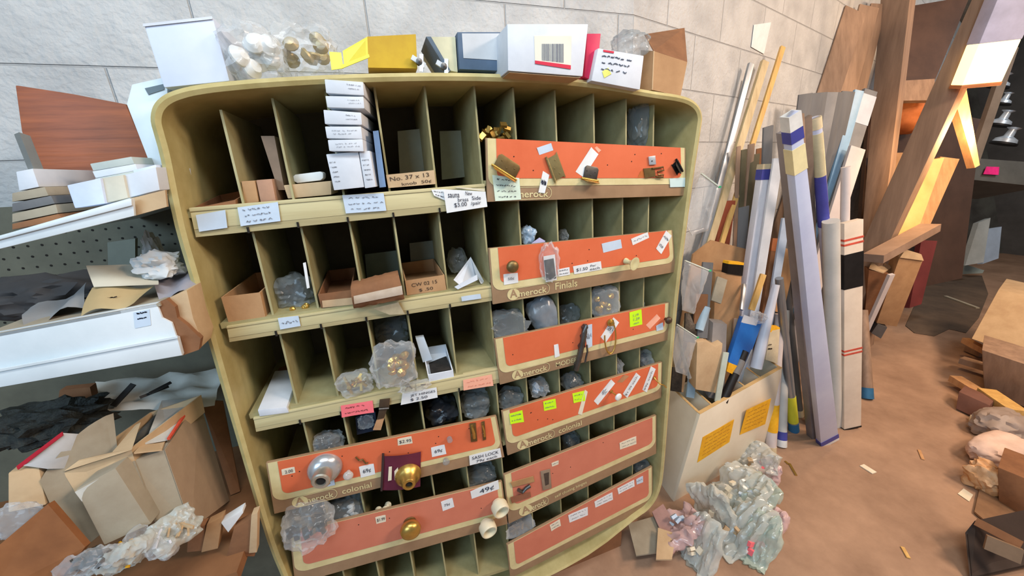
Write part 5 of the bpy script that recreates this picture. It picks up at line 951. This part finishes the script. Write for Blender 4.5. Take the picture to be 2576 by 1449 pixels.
leanw('round_tube', 'pale tube with violet foot just right of yellow banded tube', 'tube', 1966,1122,0,1974,780,.27,20,mat('grey_white_tube', (0,0,0)),.02,GL,floor=True,w0=22,rnd_=True,bands=[(.05,.11,BLU2,'violet_foot'), (0,.05,WCAP,'foot_cap')])
leanw('round_tube', 'cardboard tube with blue foot right of printed carton', 'tube', 2182,1002,0,2170,780,.45,20,LUM,.02,GL,floor=True,w0=24,rnd_=True,bands=[(0,.12,BF,'blue_foot')])
for i, (u1, v1, u0, v0, w, lab) in enumerate(((2148,66,2085,230,40,'leftmost brown plank behind the grey boards'), (2182,56,2128,230,34,'second brown plank behind the grey boards'), (2206,50,2158,230,26,'third brown plank behind the grey boards'))):
    leanw('brown_plank', lab, 'plank', u0, v0, .05+.018*i, u1+4, v1-40, .045+.018*i, w*1.15, LUM, .01, 'brown planks behind the grey boards')

# ================= lumber rack and lamp at the far right
def tpoly(px, t, d=.02, tt=None):
    tt = tt or [t]*len(px)
    return MB().prism([at_t(u, v, k) for (u, v), k in zip(px, tt)], FW*d)
SD = (FW*.5+RT)
a = at(2172,866,Z=.004); b = at_t(2262,-30,2.35)
a2 = at_t(2190,652,2.6); b2 = at_t(2500,-20,1.9); a2 = b2+(a2-b2)*((.004-b2.z)/(a2.z-b2.z))
thing('lumber_rack', 'brown lumber rack of posts and boards at the far right', 'rack', [
    ('post', MB().beam(a, b, .10, .085, side=SD, w2=.145).bevel(.003), LUM, None, 'upright post beside the printed carton'),
    ('post', MB().beam(a2, b2, .15, .08, side=SD, w2=.115).bevel(.003), LUM, None, 'slanting post under the lamp'),
    ('brace', MB().beam(at_t(2402,225,2.2), at_t(2448,420,2.3), .09, .04, w2=.035), LUMO),
    ('upper_panel', tpoly([(2262,20),(2440,-10),(2352,202),(2240,208)], 2.75, .03), mat('dark_brown_panel', (92,68,56), .7, sc=4, rgb2=(70,50,42)), None, 'dark brown panel between the posts'),
    ('cross_board', tpoly([(2236,205),(2352,198),(2348,252),(2228,254)], 2.70, .04), LUM),
    ('rear_shade', tpoly([(2190,250),(2470,300),(2420,700),(2150,760)], 3.3, .03, [3.0,3.3,3.3,2.85]), mat('rack_interior_shade', (74,54,44), .8, sc=4)),  # dark backing sheet, its colour stands in for the shaded rack interior
    ('shelf', MB().beam(at_t(2196,650,2.25), at_t(2340,572,2.5), .05, .10, side=Vector((0,0,1)).cross(RT)), mat('grey_brown_shelf', (160,134,116), .6, sc=5, rgb2=(132,108,92)), None, 'grey brown sloping shelf board')])
one('steel_strut', 'dark grey steel strut slanting below the lamp', 'strut', MB().beam(at_t(2545,120,2.5), at_t(2448,405,2.6), .06, .03), mat('dark_grey_steel', (104,100,98), .6, .3, sc=5))
one('orange_sack', 'orange brown paper sack lying in the rack', 'sack', MB().blob(at_t(2280,292,2.95), (.36, .3, .27), 91, .16, 1.6), mat('orange_sack', (214,128,70), .8, sc=6, rgb2=(170,94,50), bump=.3))
one('cardboard_sheet', 'tall brown cardboard panel between the posts, lower half', 'cardboard sheet', tpoly([(2196,386),(2300,383),(2262,470),(2206,640),(2168,860),(2150,860)], 2.9, .01, [2.9,2.9,2.85,2.8,2.98,2.98]), CARD)
one('plywood_sheet', 'pale yellow panel leaning right of the diagonal post', 'panel', tpoly([(2318,405),(2376,396),(2306,588),(2240,604)], 2.55, .03), mat('pale_yellow_panel', (236,196,128), .6, sc=5, rgb2=(218,174,106)))
one('wood_plank', 'orange wooden plank edge right of the pale panel', 'panel', tpoly([(2366,394),(2414,400),(2340,566),(2300,588)], 2.58, .05), LUMO)
oc_ = [at_t(2263,647,2.45), at_t(2322,654,2.5), at_t(2256,822,2.75), at_t(2205,813,2.75)]
thing('orange_carton', 'tall orange lit cardboard carton under the rack shelf', 'cardboard box', [('carton_body', MB().prism(oc_, Vector((.12, .10, 0))).bevel(.004), CARD), ('torn_edge', MB().prism([at_t(2278,628,2.44), at_t(2318,640,2.48), at_t(2324,656,2.49), at_t(2264,648,2.44)], Vector((.02, .02, 0))), CARDP), ('dark_foot', MB().prism([at_t(2208,815,2.74), at_t(2232,824,2.74), at_t(2216,852,2.78), at_t(2192,838,2.78)], Vector((.1, .08, 0))), mat('slate_foot', (96,92,90), .7, sc=6))])
thing('open_carton', 'open cardboard carton left of the tall orange carton', 'cardboard box', [('carton_body', MB().prism([at_t(2186,680,2.5), at_t(2238,690,2.5), at_t(2222,740,2.6), at_t(2180,850,2.85), at_t(2170,850,2.85)], Vector((.1, .08, 0))), CARDD), ('rim', MB().prism([at_t(2196,655,2.6), at_t(2246,672,2.6), at_t(2222,688,2.5), at_t(2186,676,2.5)], Vector((0, 0, .008))), CARDP)])
one('white_stick', 'pinkish white stick leaning in front of orange carton', 'stick', MB().beam(at_t(2242,690,2.44), at_t(2176,838,2.70), .035, .02), mat('pinkish_white_tube', (0,0,0)))
one('maroon_board', 'maroon board standing right of the tall orange carton', 'board', tpoly([(2318,604),(2358,606),(2318,765),(2288,775)], 3.0, .04), mat('maroon_board', (112,48,48), .6, sc=5))
one('wood_block', 'small brown wood block at foot of the upright post', 'block', MB().prism([at(2158,862,Z=.09), at(2184,874,Z=.09), at(2178,895,Z=.02), at(2156,885,Z=.02)], Vector((.05, .06, 0))), LUM)
# the lamp
a = at_t(2453,212,2.0); b = at_t(2548,-10,1.82); AX = (b-a)
LMAT = mat('glowing_diffuser', (255,236,190), .5, bump=0, var=.02, emit=((255,220,150), 2.0))
sdl = (FW+RT*.3)
mid_ = a+AX*.5
thing('ceiling_lamp', 'hanging white box lamp with glowing lower end, top right', 'lamp', [('housing', MB().beam(mid_, b+AX*.5, .165, .09, side=sdl).bevel(.004), mat('lavender_white_housing', (196,198,226), .5, sc=4, bump=.02)), ('diffuser', MB().beam(a+AX*.01, mid_, .162, .086, side=sdl).bevel(.004), LMAT, None, 'glowing warm diffuser end'), ('end_frame', MB().beam(a-AX*.035, a+AX*.01, .165, .09, side=sdl).bevel(.002), mat('lamp_end_frame', (206,130,80), .5, sc=6)), ('side_rail', MB().beam(a+RT*.086, b+AX*.5+RT*.086, .006, .10, side=sdl), mat('dark_grey_steel', (0,0,0)))])
# distant shelving beyond the aisle

one('pink_tag', 'bright pink tag on the dark far shelf', 'tag', tpoly([(2482,419),(2514,420),(2512,440),(2474,438)], 3.58, .004), mat('hot_pink_tag', (240,40,130), .6, bump=0))
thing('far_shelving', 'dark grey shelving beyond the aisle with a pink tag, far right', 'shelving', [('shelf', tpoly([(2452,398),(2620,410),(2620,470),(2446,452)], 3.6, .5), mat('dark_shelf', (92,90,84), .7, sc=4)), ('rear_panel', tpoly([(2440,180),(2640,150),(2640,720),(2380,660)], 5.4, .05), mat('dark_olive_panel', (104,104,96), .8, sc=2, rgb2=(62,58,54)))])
for i, (u, v, w, lab) in enumerate(((2516,205,36,'upper chrome part on the far shelf below the lamp'), (2524,250,30,'middle chrome part on far shelf below the lamp'), (2518,300,40,'bright chrome part with black base, far shelf'), (2530,345,44,'lowest cluster of bright chrome parts above pink tag'))):
    c = at_t(u, v, 3.7); k = mpp(c)
    thing('chrome_part', lab, 'hardware', [('chrome_body', MB().lathe([(.5*w*k, 0), (.45*w*k, .2*w*k), (.2*w*k, .35*w*k), (.16*w*k, .7*w*k), (.3*w*k, .8*w*k), (.0001, .85*w*k)], c-Vector((0, 0, .3*w*k)), (.2, -.2, 1), 18), CHROME), ('black_base', MB().lathe([(.56*w*k, -.1*w*k), (.56*w*k, 0), (.0001, .01*w*k)], c-Vector((0, 0, .3*w*k)), (.2, -.2, 1), 18), BLKM)], 'chrome parts on the far shelf')
one('white_tube', 'thin white tube leaning beyond the pale panel', 'tube', MB().tube([at_t(2440,446,3.4), at_t(2385,572,3.6)], .026, 12), mat('cream_tube', (222,220,190), .5, sc=4, bump=0))
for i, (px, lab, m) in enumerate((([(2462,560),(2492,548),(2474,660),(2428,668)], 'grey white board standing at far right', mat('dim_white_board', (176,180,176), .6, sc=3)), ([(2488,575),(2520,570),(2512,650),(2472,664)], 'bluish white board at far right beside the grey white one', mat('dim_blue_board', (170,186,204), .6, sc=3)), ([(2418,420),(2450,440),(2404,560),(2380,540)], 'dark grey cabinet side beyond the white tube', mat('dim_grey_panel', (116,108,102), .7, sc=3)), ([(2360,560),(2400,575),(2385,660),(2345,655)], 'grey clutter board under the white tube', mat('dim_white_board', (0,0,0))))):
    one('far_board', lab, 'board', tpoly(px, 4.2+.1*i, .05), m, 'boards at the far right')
one('low_plank', 'pale greenish plank lying at the end of the aisle', 'plank', tpoly([(2376,648),(2476,680),(2466,697),(2352,688)], 4.6, .05), mat('pale_green_plank', (160,168,158), .6, sc=3))
one('floor_strip', 'thin pale strip lying across the dark aisle floor', 'strip', MB().beam(at(2378,745,Z=.012), at(2460,775,Z=.012), .03, .012, side=Vector((0,0,1))), mat('pale_floor_strip', (176,166,146), .6, sc=5))
one('aisle_floor_shade', 'painted dark shade on the floor at end of the aisle', 'painted shade', MB().prism([at(u, v, Z=.002) for u, v in ((2345,690),(2470,694),(2486,740),(2462,800),(2430,838),(2388,828),(2350,846),(2300,838),(2278,820),(2300,770),(2322,726))], Vector((0, 0, .003))), mat('aisle_floor_shade', (108,90,74), .9, sc=3, rgb2=(76,64,54)))  # flat dark sheet, the aisle's shade put into its colour
# cartons and scrap wood along the right edge
def fbox(q_, d, m): return MB().prism(q_, d).bevel(.004)
c4 = [at_t(2512,728,2.7), at_t(2680,770,2.4), at_t(2660,930,2.3), at_t(2444,852,2.6)]
thing('large_carton', 'large orange lit carton at right edge of the aisle', 'cardboard box', [('carton_body', fbox(c4, Vector((.4, .1, 0)), None), CARDP)])
sw = [((2428,856),(2504,896),14,.14,LUMO,'uppermost slat of scrap wood at right edge'), ((2432,876),(2470,892),12,.03,LUM,'short slat below the uppermost one'), ((2418,905),(2500,930),22,.07,LUM,'dark slat of scrap wood, third down'), ((2402,952),(2480,1000),24,.06,LUMO,'long bright plank at right edge of the floor'), ((2480,985),(2560,1040),34,.09,PINE,'wide pale plank right of the bright plank')]
for (a_, b_, w, z, m, lab) in sw:
    A_, B_ = at(*a_, Z=z), at(*b_, Z=z); one('scrap_plank', lab, 'plank', MB().beam(A_, B_, w*mpp(A_), .04, side=Vector((0, 0, 1))), m, 'scrap wood along the right edge')
thing('scrap_crate', 'brown wooden crate behind the scrap planks', 'crate', [('crate_body', fbox([at(2470,880,Z=.30), at(2620,930,Z=.30), at(2620,1040,Z=.02), at(2476,985,Z=.02)], Vector((.3, .1, 0)), None), LUM)])
one('dark_carton', 'purple brown carton lying below the bright plank', 'cardboard box', fbox([at(2412,985,Z=.10), at(2490,1020,Z=.10), at(2476,1062,Z=.01), at(2404,1028,Z=.01)], Vector((.12, .02, 0)), None), mat('plum_brown_carton', (128,88,74), .8, sc=6))
one('white_block', 'small cream block on the floor beside plum carton', 'block', fbox([at(2442,1052,Z=.03), at(2476,1070,Z=.03), at(2470,1086,Z=.005), at(2436,1064,Z=.005)], Vector((.05, .02, 0)), None), PAPERC)
one('grey_bundle', 'grey plastic bundle at right edge below the scrap wood', 'bundle', MB().blob(at(2520,1070,Z=.06), (.26, .2, .16), 95, .25, 2.2), mat('grey_plastic_bundle', (168,150,138), .5, sc=6, bump=.2))
one('pink_carton', 'pale pinkish carton at right edge, crushed', 'cardboard box', MB().blob(at(2510,1130,Z=.06), (.30, .16, .12), 96, .16, 1.8), mat('pale_pink_carton', (236,204,186), .7, sc=6, bump=.1))
one('torn_package', 'torn cream package with yellow scraps at right edge', 'package', MB().blob(at(2488,1206,Z=.05), (.14, .14, .14), 97, .35, 2.6), mat('cream_package', (226,190,150), .6, sc=12, rgb2=(190,136,84), bump=.2))
one('brown_carton', 'plain dark brown carton at right edge beside torn package', 'cardboard box', fbox([at(2510,1175,Z=.16), at(2620,1220,Z=.16), at(2620,1330,Z=.01), at(2512,1262,Z=.01)], Vector((.2, .05, 0)), None), CARDD)
one('paper_slip', 'white paper slip lying on the floor at right', 'paper', MB().prism([at(u, v, Z=.002) for u, v in ((2424,1229),(2448,1245),(2438,1262),(2409,1242))], Vector((0, 0, .001))), PAPERC)
one('dusty_sheet', 'dusty brown sheet lying under the torn package', 'sheet', MB().prism([at(u, v, Z=.006) for u, v in ((2466,1218),(2560,1270),(2576,1400),(2450,1290))], Vector((0, 0, .008))), mat('dusty_brown_sheet', (150,116,86), .85, sc=6, rgb2=(120,90,66), bump=.2))
thing('dark_bin', 'dark open metal bin in the bottom right corner', 'bin', [('bin_body', openbox([at(2428,1340,Z=.10), at(2452,1310,Z=.14), at(2500,1440,Z=.02), at(2440,1460,Z=.01)], Vector((.26, -.06, .02)), .006), mat('dark_bin', (62,48,40), .6, sc=6)), ('inner_frame', MB().beam(at(2478,1362,Z=.14), at(2570,1400,Z=.14), .05, .02), mat('dull_tan_frame', (140,116,92), .7, sc=6)), ('rim', MB().beam(at(2455,1312,Z=.15), at(2570,1372,Z=.15), .03, .03), CARDD)])
# litter and the heap of bags on the floor
for i, (a_, b_, w, m, lab) in enumerate((((1986,1166),(2003,1196),.010,BRASS,'bright golden splinter on the floor beside the tubes'), ((2168,1170),(2200,1190),.030,PAPERC,'small cream wrapper on the middle of floor'), ((2312,1132),(2322,1156),.012,LUMO,'pale sliver on floor toward the right edge'), ((2270,1376),(2286,1404),.012,PINE,'thin sliver near the bottom of the floor'), ((1975,1160),(1984,1168),.008,BRASS,'tiny golden chip near the splinter'))):
    one('floor_scrap', lab, 'scrap', MB().beam(at(*a_, Z=.003), at(*b_, Z=.003), w, .004, side=Vector((0, 0, 1))), m, 'scraps on the floor')
for i, (u, v, z, w, h, d, m, tilt, lab) in enumerate(((1845,1230,.07,130,120,.14,HEAP,25,'tall milky bag leaning on the bin front'), (1880,1250,.06,90,130,.12,HEAPG,30,'greenish bag at right of the tall milky bag'), (1900,1160,.06,80,90,.12,HEAP,20,'milky bag at the right end of the bin'), (1925,1190,.03,50,60,.06,HEAPP,10,'small pinkish wrapper beside bag at bin end'), (1790,1290,.05,120,90,.14,HEAP,-15,'milky bag with bluish print in front of bin corner'), (1700,1315,.06,110,110,.12,HEAPP,35,'pink bag beside the cabinet lower corner'), (1850,1330,.04,170,80,.16,HEAP,25,'wide flat cream bag at the front of the heap'), (1900,1372,.03,150,70,.14,HEAPG,15,'greenish flat bag at bottom of the heap'), (1760,1385,.04,150,80,.14,HEAP,10,'shiny clear bag at the bottom front of heap'), (1945,1315,.02,70,40,.08,HEAPP,20,'brown tinted wrapper at right edge of heap'))):
    c = at(u, v, Z=z+.02); k = mpp(c); t = math.radians(90-tilt*1.6); ex = RT*math.cos(t)-DN*math.sin(t); ey = RT*math.sin(t)*.6-FW*.75-DN*math.cos(t)*.5
    o = thing('plastic_bag', lab, 'plastic bag', [('plastic_film', MB().film(c, ex, ey, max(w, h)*k*1.15, min(w, h)*k*1.15, .05, 100+i, .004, .26), m), ('contents', bits(4, w*.4, h*.3, 100+i, .012, 'box', .03)(c, k), (PAPERC, BLUEP, CARDP, PINKP)[i % 4])], 'plastic bags heaped in front of the bin')
    for ch in o.children:
        if ch.name.startswith('contents'): ch['kind'] = 'stuff'
for i, (q_, m, lab) in enumerate((([(1580,1320),(1650,1300),(1668,1390),(1600,1400)], CARDG, 'grey crumpled card below the cabinet corner'), ([(1640,1290),(1668,1270),(1720,1360),(1690,1400)], mat('mauve_card', (176,140,134), .8, sc=8), 'mauve card edge between the cabinet and the pink bag'), ([(1655,1330),(1700,1345),(1690,1410),(1650,1410)], CARDP, 'pale corrugated scrap at the cabinet foot'))):
    Q = [at(u, v, Z=.05+.015*i) for u, v in q_]
    one('card_scrap', lab, 'cardboard scrap', MB().prism(Q, Vector((0, 0, .006))), m, 'card scraps at the cabinet foot')
one('paper_notice', 'white paper notice stuck on the block wall at the top', 'paper', MB().prism([atw(u, v, .004) for u, v in ((1897,62),(1940,56),(1922,136),(1890,118))], -WN*.001), PAPER)

# ================= light
w = bpy.data.worlds.new('world'); SC.world = w; w.use_nodes = True
bgn = w.node_tree.nodes['Background']; bgn.inputs[0].default_value = (.82, .9, 1, 1); bgn.inputs[1].default_value = .22
def area(name, loc, to, sx, sy, e, col):
    l = bpy.data.lights.new(name, 'AREA'); l.shape = 'RECTANGLE'; l.size = sx; l.size_y = sy; l.energy = e; l.color = col
    o = bpy.data.objects.new(name, l); COL.objects.link(o); o.location = loc; o.rotation_euler = (Vector(to)-Vector(loc)).to_track_quat('-Z', 'Y').to_euler(); return o
area('daylight_window', (-1.5, -2.6, 2.5), (-.1, .2, 1.2), 1.8, 1.2, 66, (.52, .76, 1.0))
area('ceiling_tube_light', (.5, -1.1, 2.97), (.6, -.5, .9), 1.5, .4, 42, (.93, .98, 1.0))
area('warm_ceiling_lamp', (2.9, -1.7, 2.9), (1.8, .2, .7), .9, .5, 84, (1.0, .77, .6))
area('warm_aisle_fill', (4.3, -1.0, 2.9), (4.0, .3, .6), .7, .4, 42, (1.0, .72, .5))  # unseen fill, added to brighten the carton at the right edge
area('far_aisle_fill', (6.2, .1, 2.95), (6.4, 1.4, 1.5), .8, .4, 34, (.82, .92, 1.0))  # cool fill without a fixture, added to lift the distant clutter
pt = bpy.data.lights.new('lamp_glow', 'POINT'); pt.energy = 20; pt.color = (1, .62, .3); pt.shadow_soft_size = .08
po = bpy.data.objects.new('lamp_glow', pt); COL.objects.link(po); po.location = at_t(2480,330,2.15)
vs_ = SC.view_settings; vs_.view_transform = 'Standard'; vs_.look = 'None'; vs_.exposure = 0; vs_.gamma = 1; vs_.use_curve_mapping = False
SC.cycles.max_bounces = 6; SC.cycles.diffuse_bounces = 3; SC.cycles.glossy_bounces = 3; SC.cycles.transmission_bounces = 4; SC.cycles.transparent_max_bounces = 24
